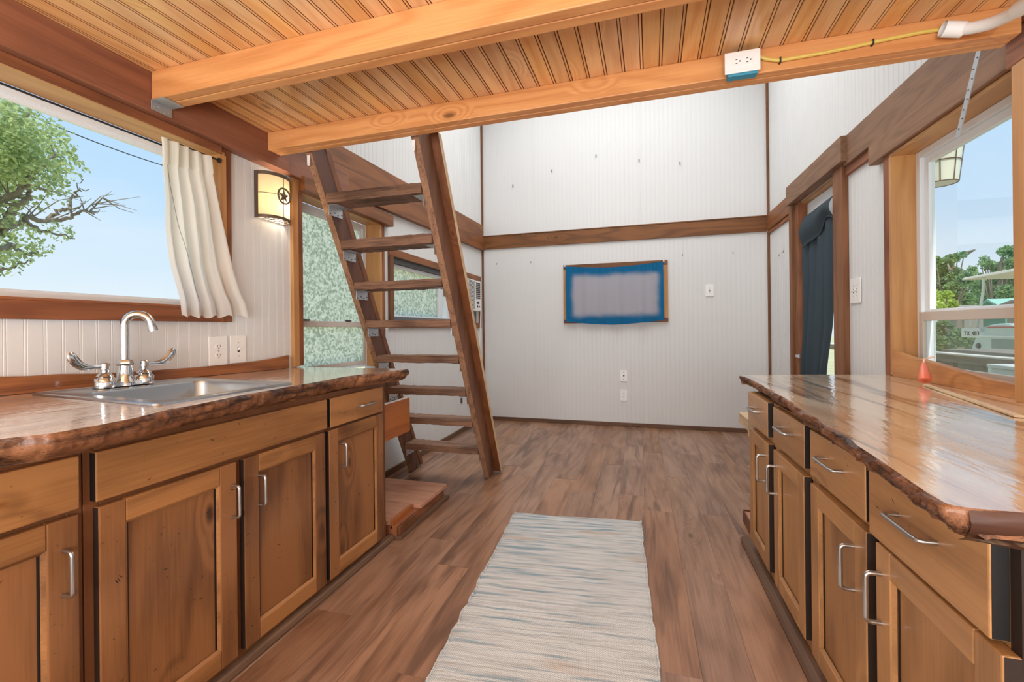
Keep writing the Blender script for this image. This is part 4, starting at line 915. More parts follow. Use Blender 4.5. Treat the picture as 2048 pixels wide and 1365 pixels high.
m.add([(sx + 0.006, Yc, sz)] + [(sx, y, z) for y, z in star] + [(sx - 0.002, y, z) for y, z in star], [[0, 1 + k, 1 + (k + 1) % 10] for k in range(10)] + [[1 + k, 1 + (k + 1) % 10, 11 + (k + 1) % 10, 11 + k] for k in range(10)] + [[11 + k for k in range(10)]]); m.build('star', bronze, e)
m = MB()
for s in (-0.05, -0.017, 0.017, 0.05):
    dx = b__ * math.sqrt(max(0, 1 - (s / a_) ** 2)); m.tube([(XW + 0.004, Yc + s, 1.601), (XW + 0.012 + dx, Yc + s, 1.601)], 0.0016, 6)
for f in (0.3, 0.65):
    dy = a_ * math.sqrt(1 - f * f); m.tube([(XW + 0.012 + b__ * f, Yc - dy, 1.601), (XW + 0.012 + b__ * f, Yc + dy, 1.601)], 0.0016, 6)
m.build('bottom_grille', bronze, e)
m = MB(); m.lathe([(0.002, 0.03), (0.016, 0.024), (0.022, 0.008), (0.020, -0.01), (0.012, -0.026), (0.011, -0.04)], (XW + 0.042, Yc + 0.012, 1.685), 16)
m.build('bulb', plain('glowing_bulb', (255, 250, 240), 0.5, emit=(255, 226, 176), es=9), e)
light('sconce_light', 'POINT', (XW + 0.045, Yc + 0.040, 1.68), (0, 0, 0), 1.0, (1.0, 0.90, 0.76), 0.02)

# ================================================================== CURTAINS
def drape(rows, X, sgn, nu=110, nv=60, folds=5.5, amp=0.012, phase=0.6, drift=1.4, hem=0.0, plane='X', flare=0.0):
    """rows: list of (v, (pxL,pyL), (pxR,pyR)) from top to bottom on plane X"""
    P = PX if plane == 'X' else PY
    R = [(v, P(*a, X), P(*b_, X)) for v, a, b_ in rows]
    def fn(u, v):
        for (v0, l0, r0), (v1, l1, r1) in zip(R[:-1], R[1:]):
            if v <= v1 + 1e-9:
                k = (v - v0) / (v1 - v0); l = l0.lerp(l1, k); r = r0.lerp(r1, k); break
        p = l.lerp(r, u)
        ph = folds * 2 * PI * u + phase + drift * v * math.sin(3 * u)
        w = math.sin(ph) + 0.22 * math.sin(2.3 * ph + 1.0 + 2 * v)
        d = amp * (0.55 + 0.45 * min(1, v * 3)) * w + flare * v * v + 0.004 * math.sin(9 * v + 7 * u)
        if v > 0.9: p = p + UP * (hem * math.sin(ph * 1.3 + 1) * (v - 0.9) * 10)
        if plane == 'X': p.x += sgn * d
        else: p.y += sgn * d
        return tuple(p)
    m = MB(); m.grid(fn, nu, nv); return m, fn
rows = [(0, (321, 274), (418, 313)), (0.03, (322, 284), (419, 318)), (0.15, (322, 330), (422, 352)), (0.35, (329, 398), (436, 415)), (0.52, (331, 460), (447, 462)), (0.7, (338, 527), (462, 537)), (0.82, (350, 572), (478, 588)), (0.90, (358, 601), (489, 608)), (1.0, (362, 634), (497, 634))]
e = empty('curtain', (-1.70, 1.36, 1.09), 'short cream curtain hanging at the right side of the big sink window', 'curtain')
m, fn = drape(rows, -1.708, 1, folds=4.3, amp=0.011, phase=0.3, drift=2.2, hem=0.006, nu=150, nv=80)
m.build('cloth_panel', M['cloth_white'], e)
m = MB(); m.grid(lambda u, v: (fn(u, v * 0.14)[0] + 0.004, fn(u, v * 0.14)[1], fn(u, v * 0.14)[2]), 150, 10); m.build('gathered_heading', M['cloth_white'], e)
m = MB()
def seam(k, o): p = fn(0.13 + 0.16 * k, 0.14 + 0.76 * k); return (p[0] + 0.003, p[1] + o, p[2])
m.tube([seam(k / 30, 0) for k in range(31)], 0.0006, 5); m.build('seam', M['slot'], e)
rd = MB().tube([(-1.722, 1.22, 1.788), (-1.722, 1.442, 1.788)], 0.004, 8); rd.lathe([(0.011, 0), (0.011, 0.006)], (-1.722, 1.439, 1.788), 14, 'Y')
tag(rd.build('curtain_rod', M['slot']), 'thin dark curtain rod under the head of the sink window', 'rod')

def fnb(u, v):
    x = -0.768 + 0.004 * v + (0.245 + 0.768) * u
    top = 1.733 - 0.034 * (1 - abs(2 * u - 1) ** 1.6) + 0.000 * u
    bot = 1.130 - 0.040 * (1 - abs(2 * u - 1) ** 1.5) - 0.004 * (1 - u)
    z = top + (bot - top) * v
    w = math.sin(u * 2 * PI * 4 + 0.8) + 0.5 * math.sin(u * 2 * PI * 9 + 2)
    d = 0.010 * w * (0.6 + 0.4 * v) + 0.004 * math.sin(u * 2 * PI * 26) * max(0, 1 - v * 6)
    return (x, 4.745 - d, z)
e = empty('curtain', (-0.26, 4.76, 1.1), 'small blue curtain with window glow coloured in as a pale centre on the far wall window', 'curtain')
WL[e.name] = Vector((0, 4.7, 0)); e.location = (0, 4.7, 0)
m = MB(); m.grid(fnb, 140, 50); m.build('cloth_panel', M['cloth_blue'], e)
m = MB(); m.tube([(-0.775, 4.756, 1.735), (-0.5, 4.756, 1.708), (-0.25, 4.756, 1.698), (0.0, 4.756, 1.71), (0.25, 4.756, 1.737)], 0.0025, 6); m.build('cord', M['slot'], e)
for xx in (-0.776, 0.252): MB().lathe([(0.009, 0), (0.009, -0.016), (0.006, -0.02)], (xx, 4.7715, 1.737), 12, 'Y').build('hook', M['plastic'], e)

e = empty('curtain', (1.22, 3.6, 0.0), 'long navy curtain covering the door in the right wall', 'curtain')
rows = [(0, (1606, 462), (1664, 430)), (0.3, (1608, 560), (1664, 560)), (0.55, (1607, 650), (1661, 650)), (0.8, (1605, 740), (1652, 740)), (1.0, (1603, 815), (1647, 830))]
m, fn = drape(rows, 1.222, -1, folds=3.6, amp=0.012, phase=1.0, drift=0.8, nu=90, nv=50); m.build('cloth_panel', M['cloth_navy'], e)
def valance(u, v):
    t0, t1 = PX(1603, 436, 1.19), PX(1662, 390, 1.19); b0, b1 = PX(1603, 498, 1.19), PX(1663, 436, 1.19)
    p = t0.lerp(t1, u).lerp(b0.lerp(b1, u), v)
    if u > 0.5: p.z += v * 0.055 * math.sin((u - 0.5) * 2 * PI) 
    p.x = 1.208 - 0.028 * math.sin(PI * min(1, v * 1.1)) - 0.012 * v * math.sin(u * 7 + 1) ; return tuple(p)
m = MB(); m.grid(valance, 60, 24); m.build('folded_flap', M['cloth_navy'], e, solid=0.003)

# ================================================================== LADDER
def lx(z, top, bot): return bot + (top - bot) * z / 1.915
def ly(z): return 2.885 - 0.58 * z
LR = lambda z: lx(z, -0.985, -1.058)         # inner front edge of the right stringer
LL = lambda z: lx(z, -1.566, -1.654)         # outer front edge of the left stringer
TH, DP = 0.038, 0.142
ld = empty('loft_ladder', (-1.32, 2.95, 0.0), 'steep wooden ladder with eight treads leaning up to the loft joist', 'ladder')
def stringer(xf, w, d0, d1, z0, z1, mats, cap=0.0, chop=None, pale=0):
    m = MB(); zs = [z0 + (z1 - z0) * k / 6 for k in range(7)]; vs = []
    for z in zs:
        x = xf(z); y = ly(z); vs += [(x, y + d0, z), (x + w, y + d0, z), (x + w, y + d1, z), (x, y + d1, z)]
    if chop: vs[2] = (vs[2][0], vs[2][1] - 0.0, vs[2][2] + chop); vs[3] = (vs[3][0], vs[3][1], vs[3][2] + chop)
    m.add(vs, [[i * 4 + j, i * 4 + (j + 1) % 4, (i + 1) * 4 + (j + 1) % 4, (i + 1) * 4 + j] for i in range(6) for j in range(4)] + [[3, 2, 1, 0], [24, 25, 26, 27]])
    for i in range(6): m.m[i * 4 + pale] = 1
    return m
zt = 1.982
stringer(LR, TH, 0, DP, 0.0, zt, None, chop=0.035).build('stringer', [M['ladder'], M['ladder_pale']], ld, bevel=0.003)
stringer(LL, TH, 0, DP - 0.02, 0.0, zt, None, chop=0.03).build('stringer', [M['ladderD'], M['ladder_pale']], ld, bevel=0.003)
stringer(lambda z: LR(z) + TH - 0.04, 0.083, DP + 0.0005, DP + 0.037, 0.012, 1.988, None, pale=1).build('side_rail', [M['ladderR'], M['pale_pine']], ld, bevel=0.003)  # right face coloured paler, for the light falling on it
stringer(lambda z: LL(z) - 0.03, 0.071, DP - 0.019, DP + 0.022, 0.02, 1.98, None).build('side_rail', [M['ladderR'], M['ladderR']], ld, bevel=0.003)
for k in range(8):
    z1 = 1.757 - k * 0.2155; z0 = z1 - (0.050 if k < 2 else 0.043)
    xa = LL(z1) + TH + 0.002; xb = LR(z1) - 0.002; yf = ly(z1) + 0.006
    rnd = random.Random(k + 40); m = MB(); n = 22
    def tr(i, j):
        u = i / n; x = xa + (xb - xa) * u
        c = [(yf, z0), (yf, z1), (yf + 0.135, z1), (yf + 0.135, z0)][j]
        a = 0.0022 * hn(u * 17 + j * 5, k + 60); b_ = 0.0022 * hn(u * 23 + j * 3, k + 80)
        return (x, c[0] + a, c[1] + b_)
    m.add([tr(i, j) for i in range(n + 1) for j in range(4)], [[i * 4 + j, i * 4 + (j + 1) % 4, (i + 1) * 4 + (j + 1) % 4, (i + 1) * 4 + j] for i in range(n) for j in range(4)] + [[3, 2, 1, 0], [n * 4, n * 4 + 1, n * 4 + 2, n * 4 + 3]])
    m.build('tread', M['tread'], ld, bevel=0.003)
    for side in (0, 1):
        b = MB(); yb0, yb1 = ly(z0) + 0.004, ly(z0) + 0.112
        if side == 0: xs = LL(z0) + TH + 0.0006; s = 1
        else: xs = LR(z0) - 0.0006; s = -1
        b.box(xs, xs + s * 0.0022, yb0, yb1, z0 - 0.052, z0 - 0.0045); b.box(xs, xs + s * 0.052, yb0 - 0.004, yb1, z0 - 0.0045, z0 - 0.0028)
        o = b.build('angle_bracket', M['zinc'], ld, bevel=0.001)
        if side == 0:
            q = MB()
            for (dy, dz) in ((0.012, -0.044), (0.045, -0.034), (0.070, -0.042), (0.100, -0.034)): q.lathe([(0.0036, 0), (0.0036, 0.0012)], (xs + 0.0023, yb0 + dy, z0 + dz), 10, 'X')
            q.build('screws', M['slot'], o, kind='stuff')
for xf in (LL(1.90) + 0.010, LR(1.90) + 0.004):
    m = MB(); y = ly(1.9); m.box(xf, xf + 0.016, y - 0.012, y - 0.0095, 1.872, 1.915); m.lathe([(0.008, -0.0025), (0.008, 0)], (xf + 0.008, y - 0.0095, 1.872), 14, 'Y')
    o = m.build('top_strap', M['plastic'], ld)
# hanger bracket under the sixth tread
hb = empty('bent_bracket', (-1.18, 2.53, 0.57), 'small metal bracket hanging below the sixth ladder tread', 'bracket')
m = MB(); z = 1.757 - 5 * 0.2155 - 0.044; yy = ly(z) + 0.03; m.box(-1.09, -1.07, yy, yy + 0.003, z - 0.06, z); m.box(-1.089, -1.071, yy - 0.003, yy, z - 0.012, z - 0.004); m.build('plate', M['zinc'], hb, bevel=0.001)
m = MB(); m.box(-1.086, -1.074, yy - 0.001, yy - 0.0002, z - 0.05, z - 0.018); m.build('slots', M['slot'], hb)

# ================================================================== LOW PLATFORM, BOX, BENCH, STEP
e = empty('low_platform', (-1.45, 2.2, 0.0), 'low wooden platform of worn pinkish boards beyond the left cabinets', 'platform')
ys = [1.93, 2.155, 2.30, 2.495]
for k in range(1, 3):
    MB().box(-1.735, -1.162 + (0.0 if k == 2 else 0.0), ys[k] + 0.0015, ys[k + 1] - 0.0015, 0.066, 0.088).build('board', M['platform'], e, bevel=0.002)
MB().box(-1.735, -1.215, ys[0], ys[1] - 0.0015, 0.066, 0.088).build('board', M['platform'], e, bevel=0.002)
MB().box(-1.212, -1.200, ys[0], ys[1] - 0.03, 0.05, 0.098).build('edge_lip', M['orange_ply'], e, bevel=0.002)
MB().box(-1.730, -1.178, ys[0], 2.48, 0.018, 0.0655).build('frame', M['casing'], e, bevel=0.002)
MB().box(-1.725, -1.150, ys[0], 2.500, 0.0, 0.0175).build('base_strip', M['baseY'], e, bevel=0.002)
MB().box(-1.1775, -1.164, 1.94, 2.10, 0.0178, 0.06).build('trim_board', M['cabLf'], e, bevel=0.002)

e = empty('side_shelf_board', (-1.29, 2.06, 0.46), 'orange pine board standing out from the end of the left cabinets, by the ladder', 'board')
MB().box(-1.300, -1.282, 1.8965, 2.258, 0.466, 0.660).build('side_board', M['orange_ply'], e, bevel=0.002)
MB().box(-1.301, -1.281, 1.8965, 2.259, 0.6605, 0.664).build('painted_edge', M['plastic'], e)
MB().box(-1.330, -1.3005, 1.8965, 1.93, 0.48, 0.64).build('cleat', M['pale_pine'], e)

e = empty('bench', (0.9, 2.9, 0.0), 'pale raw pine bench behind the far end of the right cabinets', 'bench')
b0 = PZ(1477, 824, 0.55)
MB().box(b0.x, 1.21, 2.612, b0.y, 0.535, 0.55).build('seat_board', M['pale_pine'], e, bevel=0.002)
MB().box(b0.x + 0.001, b0.x + 0.034, 2.612, b0.y - 0.002, 0.487, 0.5345).build('rail', M['pale_pine'], e, bevel=0.003)
for (x, y) in ((0.68, 2.63), (0.68, b0.y - 0.06), (1.14, 2.63), (1.14, b0.y - 0.06)): MB().box(x, x + 0.04, y + 0.005, y + 0.045, 0.0, 0.534).build('leg', M['pale_pine'], e, bevel=0.002)
MB().box(b0.x + 0.005, b0.x + 0.032, 2.615, 2.635, 0.455, 0.53).build('bracket_block', M['pale_pine'], e, bevel=0.004)

e = empty('low_step', (0.9, 2.45, 0.0), 'low reddish wooden step at the far foot of the right cabinets', 'step')
MB().box(0.535, 1.22, 2.2765, 2.60, 0.04, 0.055).build('tread_board', M['platform'], e, bevel=0.002)
m = MB(); framed(m, 0.5, 0.6, 0, 0, 0, 0, 0); m = MB(); m.box(0.528, 0.5345, 2.2765, 2.61, 0.0, 0.062); m.box(0.5347, 1.22, 2.6005, 2.61, 0.0, 0.062); m.build('rim', M['ladderR'], e, bevel=0.001)

# ================================================================== RUG
rc = [PZ(1030, 1027, 0), PZ(1281, 1044, 0), PZ(1322, 1365, 0), PZ(852, 1365, 0)]
far_l, far_r = rc[0], rc[1]; dirx = (far_r - far_l).normalized(); wid = (far_r - far_l).length; diry = Vector((-dirx.y, dirx.x, 0))
bl_, br_ = far_l + (rc[3] - rc[0]) * 1.75, far_r + (rc[2] - rc[1]) * 1.9
MI = (Matrix.Translation((far_l + far_r + bl_ + br_) / 4) @ Matrix((dirx, diry, UP)).transposed().to_4x4())
MII = MI.inverted()
def rugp(u, v, z):
    w = 0.004 * hn(v * 40, 5 if u < 0.5 else 6) + 0.003 * hn(v * 90, 8)
    p = far_l.lerp(far_r, u).lerp(bl_.lerp(br_, u), v) + dirx * (w if u < 0.02 else -w if u > 0.98 else 0) + diry * (0.006 * hn(u * 8, 12) if v < 0.01 else 0)
    q = MII @ p; return (q.x, q.y, z)
m = MB(); NU, NV = 60, 120
def top(u, v):
    ed = min(1, min(u, 1 - u) * 40, min(v, 1 - v) * 80)
    return rugp(u, v, 0.002 + 0.0065 * ed + 0.0012 * hn(v * 30 + u * 3, 3) + 0.001 * hn(u * 12, 4))
m.grid(top, NU, NV)
m.grid(lambda u, v: rugp(u, v, 0.0005), 4, NV, smooth=False)
me_o = m.build('rug', M['rug'], None)
tag(me_o, 'pale woven cotton runner rug with blue streaks on the floor', 'rug')
me_o.matrix_world = MI
for s in (0.0035, 0.9965):
    rf = MB(); rf.tube([rugp(s, k / 160, 0.005 + 0.002 * (k % 2)) for k in range(161)], 0.0045, 6)
    o = rf.build('bound_edge', M['rug'], None); o.parent = me_o

# ================================================================== SMALL THINGS
hk = [(1026, 372, 'wall'), (1104, 342, ''), (1192, 312, ''), (1278, 321, ''), (1360, 327, '')]
names = ['small dark hook leftmost of the upper row on the far wall', 'small dark hook second from the left high on the far wall', 'small dark hook highest on the far wall', 'small dark hook high above the blue curtain, by the sheet seam', 'small dark hook rightmost of the upper row on the far wall']
def hook(loc, nrm, label, sc=1.0, group='hooks on the walls'):
    m = MB(); o = Vector(loc); n_ = Vector(nrm)
    m.tube([o + UP * 0.012 * sc, o + UP * 0.012 * sc + n_ * 0.004, o + n_ * 0.004 - UP * 0.010 * sc, o + n_ * 0.010 - UP * 0.013 * sc, o + n_ * 0.014 - UP * 0.006 * sc], 0.0028 * sc, 6)
    e = m.build('wall_hook', M['black']); tag(e, label, 'hook', group); return e
for (x, y, _), nm in zip(hk, names):
    p = PY(x, y, YF - 0.008); hook((p.x, p.y, p.z), (0, -1, 0), nm, 1.25)
for (x, y, nm) in [(994, 528, 'tiny hook below the band in the left corner of the far wall'), (1062, 525, 'tiny hook between the corner and the blue curtain'), (1365, 510, 'tiny hook just right of the blue curtain, under the band'), (1466, 506, 'tiny hook nearest the right corner of the far wall')]:
    p = PY(x, y, YF - 0.008); hook((p.x, p.y, p.z), (0, -1, 0), nm, 0.75)
for (x, y, nm) in [(1559, 511, 'tiny hook on the right wall, farther of the two beside the door'), (1568, 503, 'tiny hook on the right wall, nearer of the two beside the door')]:
    p = PX(x, y, XR - 0.008); hook((p.x, p.y, p.z), (-1, 0, 0), nm, 0.75)

p0, p1 = Vector((1.125, 1.875, 1.997)), PX(1914, 276, 1.150)
m = MB(); w_ = 0.0125; dv = Vector((0, 1, 0)) * w_
m.hexa([p0 - dv, p0 + dv, p0 + dv + Vector((0.003, 0, 0)), p0 - dv + Vector((0.003, 0, 0)), p1 - dv, p1 + dv, p1 + dv + Vector((0.003, 0, 0)), p1 - dv + Vector((0.003, 0, 0))])
sb = tag(m.build('metal_strap', M['zinc']), 'grey metal strap hanging from the loft beam over the right window head', 'strap')
q = MB()
for k in range(1, 9):
    c = p0.lerp(p1, k / 9.0); q.lathe([(0.0028, -0.0005), (0.0028, 0)], (c.x - 0.0004, c.y + 0.003 * (-1) ** k, c.z), 8, 'X')
o = q.build('holes', M['slot'], sb, kind='stuff')

# orange plug resting on the backsplash
a = PX(1847, 727, 1.155); b_ = PX(1850, 762, 1.135)
e = empty('extension_plug', b_, 'orange three prong plug end hanging over the right backsplash', 'plug')
orm = plain('orange_plastic', (226, 116, 84), 0.35); ax = (b_ - a).normalized()
m = MB(); m.tube([a, a + ax * 0.012, a + ax * 0.02, a + ax * 0.045, a + ax * 0.062, b_], [0.006, 0.009, 0.013, 0.016, 0.0205, 0.0205], 16); m.build('connector', orm, e, bevel=0.0)
s = MB(); up2 = Vector((0, 1, 0)); fr_ = b_ + ax * 0.0004
for (du, dw) in ((-0.008, 0.0), (0.008, 0.0)):
    c = fr_ + up2 * du + Vector((-0.004, 0, 0)); s.lathe([(0.0032, -0.001), (0.0032, 0)], c, 8)
s.lathe([(0.0036, -0.001), (0.0036, 0)], fr_ + Vector((0.008, 0, 0)), 8); s.build('slots', M['slot'], e)
m = MB(); m.tube([a + ax * 0.004, a - ax * 0.02 + Vector((0.004, 0, 0.0)), a + Vector((0.012, -0.008, 0.022)), a + Vector((0.030, -0.016, 0.030))], 0.0042, 8); m.build('cord', plain('pale_cord', (230, 196, 180), 0.4), e)

# ================================================================== OUTSIDE
GZ = -0.75
g = MB().box(-60, 60, -40, 80, GZ - 0.2, GZ); g.build('ground', M['grass'], kind='structure')
def leaves(mb, blobs, n, size, rnd, flat=1.0):
    tot = sum(b[3] ** 3 for b in blobs)
    for (cx, cy, cz, r) in blobs:
        for _ in range(max(8, int(n * r ** 3 / tot))):
            while True:
                q = Vector((rnd.uniform(-1, 1), rnd.uniform(-1, 1), rnd.uniform(-1, 1)))
                if q.length < 1: break
            q = q * (0.5 + 0.5 * rnd.random() ** 0.5) / max(q.length, 0.4) * min(1, q.length * 1.4)
            p = Vector((cx, cy, cz)) + Vector((q.x, q.y, q.z * flat)) * r
            a = Vector((rnd.uniform(-1, 1), rnd.uniform(-1, 1), rnd.uniform(-1, 1))).normalized(); b_ = a.cross(Vector((rnd.uniform(-1, 1), rnd.uniform(-1, 1), rnd.uniform(-1, 1)))).normalized()
            s = size * rnd.uniform(0.6, 1.3)
            mb.add([p - a * s, p + b_ * s * 0.55, p + a * s, p - b_ * s * 0.55], [(0, 1, 2, 3)])
rnd = random.Random(5)
# the tree left of the house: limbs spread in its own depth around the plane X = -8.5
TX = -8.5
def lp(x, y, dx=0.0): p = PX(x, y, TX + dx); return p
e = empty('tree', (TX, PX(-120, 400, TX).y, GZ), 'big spreading tree with bare lower twigs outside the sink window', 'tree')
ty = PX(-150, 400, TX).y
bm_ = MB()
bm_.tube([(TX, ty, GZ), (TX + 0.05, ty + 0.05, 0.4), (TX, ty + 0.2, 1.4), (TX + 0.1, ty + 0.4, 2.4), (TX, ty + 0.5, 3.6)], [0.34, 0.26, 0.22, 0.17, 0.09], 12)
def limb(pts, r0, r1, dz=0.0):
    P = [lp(x, y, d) for (x, y, d) in pts]; n = len(P)
    # subdivide with wiggle
    Q = []; R = []
    for i in range(n - 1):
        for k in range(4):
            t = k / 4; q = P[i].lerp(P[i + 1], t)
            if not (i == 0 and k == 0): q = q + Vector((rnd.uniform(-1, 1), rnd.uniform(-1, 1), rnd.uniform(-1, 1))) * 0.03
            Q.append(q); R.append(r0 + (r1 - r0) * ((i + t) / (n - 1)))
    Q.append(P[-1]); R.append(r1); bm_.tube(Q, R, 7)
    return Q
root = (-130, 440, 0)
L1 = limb([root, (-60, 425, 0), (0, 403, 0.1), (38, 379, 0.3), (60, 355, 0.4), (110, 310, 0.2)], 0.07, 0.012)
L2 = limb([(-130, 500, 0), (-60, 480, 0), (0, 467, 0), (25, 452, 0), (50, 433, -.1), (97, 441, -.2), (139, 437, -.2), (156, 424, -.1), (178, 423, 0), (192, 407, 0), (208, 396, 0.1)], 0.062, 0.005)
limb([(-130, 460, 0), (-40, 452, .2), (10, 446, 0.2), (21, 436, 0.2), (25, 420, .2), (40, 404, .3), (58, 394, .3), (57, 382, .3), (40, 372, .4)], 0.08, 0.01)
limb([(97, 440, -.2), (106, 428, -.2), (125, 420, -.1), (139, 416, 0), (139, 397, 0), (151, 393, 0), (153, 383, 0), (159, 378, 0.1), (178, 379, 0.1)], 0.035, 0.005)
limb([(139, 416, 0), (160, 417, .1), (171, 402, .1)], 0.014, 0.004); limb([(178, 423, 0), (190, 428, .1), (200, 419, .1)], 0.012, 0.004); limb([(152, 385, 0), (162, 365, 0), (165, 352, 0)], 0.008, 0.003)
limb([root, (-70, 330, .5), (0, 258, .4), (30, 250, .4), (60, 222, .3)], 0.10, 0.01)
limb([(-130, 480, 0), (-30, 500, .3), (20, 492, .3), (60, 510, .4), (100, 505, .4)], 0.06, 0.008)
limb([(50, 433, 0), (80, 462, 0), (120, 470, .1), (150, 478, .1)], 0.03, 0.006)
limb([(0, 540, .3), (20, 536, .3), (45, 528, .3), (62, 520, .3)], 0.02, 0.006)
for _ in range(60):
    Qs = rnd.choice([L1, L2]); q = rnd.choice(Qs[6:]); d = Vector((rnd.uniform(-.5, .5), rnd.uniform(-.3, 1), rnd.uniform(-.3, .8))) * rnd.uniform(0.3, 0.8)
    bm_.tube([q, q + d * 0.5 + Vector((0, 0, rnd.uniform(-.05, .1))), q + d], [0.012, 0.007, 0.003], 5)
bm_.build('trunk', M['treebark'], e)
bl = []
for (cx, cy, r) in [(20, 222, 20), (45, 222, 20), (68, 235, 16), (40, 262, 24), (10, 262, 28), (75, 262, 20), (8, 305, 34), (45, 300, 28), (80, 300, 24), (105, 272, 20), (118, 262, 14), (128, 292, 18), (110, 312, 26), (135, 322, 16), (152, 336, 13), (166, 340, 8), (60, 335, 28), (20, 345, 30), (-30, 300, 45), (-40, 380, 45), (-80, 250, 60), (90, 345, 22), (118, 352, 16), (95, 372, 16), (118, 390, 14), (70, 390, 14), (30, 400, 14), (10, 425, 18), (85, 410, 12), (120, 462, 16), (140, 468, 9), (100, 455, 10), (50, 478, 16), (70, 492, 15), (30, 512, 18), (12, 525, 18), (85, 500, 9), (104, 500, 6), (50, 508, 12), (60, 460, 12), (5, 540, 12), (-60, 480, 40), (30, 450, 10), (8, 480, 14)]:
    p = lp(cx, cy, rnd.uniform(-0.7, 0.9)); bl.append((p.x, p.y, p.z, r / 870 * 8.9 * 1.1))
lm = MB(); leaves(lm, bl, 10500, 0.036, rnd); lm.build('foliage', M['leaf'], e, kind='stuff', fix=False)
# wire crossing the sky
a, b_ = PX(-80, 170, -14), PX(420, 358, -14)
m = MB(); m.tube([a.lerp(b_, k / 16) - UP * 0.35 * math.sin(PI * k / 16) * 0.5 for k in range(17)], 0.014, 5)
tag(m.build('overhead_wire', M['slot']), 'thin dark overhead wire crossing the sky outside the sink window', 'wire')

# bushes seen through the privacy film
for k, (x, y, zt_, lab) in enumerate([(-6.0, 4.6, 1.0, 'green bush blurred behind the lower half of the privacy film window'), (-6.6, 7.5, 1.5, 'green bush blurred behind the middle of the film windows'), (-6.2, 10.8, 1.5, 'green bush blurred behind the far slider window')]):
    e = empty('bush', (x, y, GZ), lab, 'bush'); r2_ = random.Random(k + 3)
    bl = [(x + r2_.uniform(-.5, .5), y + r2_.uniform(-1.0, 1.0), GZ + 0.5 + (zt_ - GZ - 0.7) * r2_.random(), 0.55) for _ in range(22)]
    m = MB(); m.tube([(x, y, GZ), (x, y, GZ + 0.8), (x + 0.1, y, GZ + 1.4)], [0.08, 0.05, 0.02], 7); m.build('stem', M['treebark'], e)
    lm = MB(); leaves(lm, bl, 4200, 0.075, r2_); lm.build('foliage', M['leaf'], e, kind='stuff', fix=False)

# right side: deck, railing, boat, covered camper, trees, roofs
dk = empty('deck', (2.2, 3.0, -0.2), 'weathered grey wooden deck outside the right window', 'deck')
for k in range(12):
    MB().box(1.40, 3.30, 0.2 + k * 0.46, 0.2 + k * 0.46 + 0.45, -0.16, -0.12).build('board', M['deckwood'] if 'deckwood' in M else M.setdefault('deckwood', wood('weathered_deck_wood', (168, 156, 142), (112, 100, 90), 'Y', ring=5, ringamt=0.4, fine=0.5, rough=0.8, var=0.08)), dk)
DX = 3.3
def rx(px, py, X): p = PX(px, py, X); return p
t0 = rx(1868, 706, DX); t1 = rx(2040, 715, DX)
e = empty('deck_railing', (DX, t1.y, -0.12), 'weathered wooden deck railing outside the right window', 'railing')
zt2 = (t0.z + t1.z) / 2
dw2 = wood('weathered_rail_wood', (170, 150, 132), (120, 104, 92), 'Y', ring=6, ringamt=0.4, fine=0.6, knots=0.05, rough=0.8, var=0.05)
dw3 = wood('weathered_post_wood', (150, 124, 104), (104, 84, 70), 'Z', ring=6, ringamt=0.4, fine=0.6, knots=0.05, rough=0.8, var=0.05)
MB().box(DX - 0.02, DX + 0.02, 4.0, 9.6, zt2 - 0.10, zt2 - 0.018).build('rail', dw2, e, bevel=0.004)
MB().box(DX - 0.05, DX + 0.09, 4.0, 9.6, zt2 - 0.017, zt2).build('cap_board', plain('pale_cap_wood', (226, 218, 206), 0.8), e, bevel=0.004)  # cap board coloured paler than the rail beneath
for (pa, pb) in ((1912, 1870), (1972, 1926)):
    ya, yb_ = rx(pa, 750, DX).y, rx(pb, 750, DX).y
    if pa == 1912: yb_ = ya + 0.42
    MB().box(DX - 0.018, DX + 0.018, ya, yb_, -0.119, zt2 - 0.101).build('baluster_board', dw3, e, bevel=0.004)
MB().box(DX - 0.045, DX + 0.045, 4.0, 4.09, -0.119, zt2 - 0.018).build('post', dw3, e, bevel=0.004); MB().box(DX - 0.045, DX + 0.045, 9.5, 9.59, -0.119, zt2 - 0.018).build('post', dw3, e, bevel=0.004)
q = rx(1922, 698, 3.9); q2 = rx(2040, 706, 3.9)
tg = MB().box(3.7, 4.3, q2.y - 1.0, q.y, q.z - 0.09, q.z); tg.box(3.75, 3.85, q2.y, q2.y + 0.1, GZ, q.z - 0.09); tg.box(3.75, 3.85, q.y - 0.2, q.y - 0.1, GZ, q.z - 0.09)
tag(tg.build('outdoor_shelf', M['deckwood'], bevel=0.004), 'grey plank shelf standing just past the deck railing', 'shelf')
# white cabinet on the deck
a, b_ = rx(1975, 731, 2.9), rx(2060, 731, 2.9)
e = empty('white_cooler', (2.95, (a.y + b_.y) / 2, -0.12), 'white storage box on the deck below the railing', 'box')
MB().box(2.92, 3.22, b_.y - 0.2, a.y, -0.119, a.z - 0.02).build('body', plain('pale_white_paint', (216, 222, 214), 0.6), e, bevel=0.01)
MB().box(2.90, 3.24, b_.y - 0.22, a.y + 0.015, a.z - 0.0195, a.z + 0.012).build('lid', plain('pale_white_lid', (226, 230, 224), 0.6), e, bevel=0.006)
MB().box(2.9185, 2.9198, a.y - 0.55, a.y - 0.54, 0.0, a.z - 0.05).build('seam', M['slot'], e)

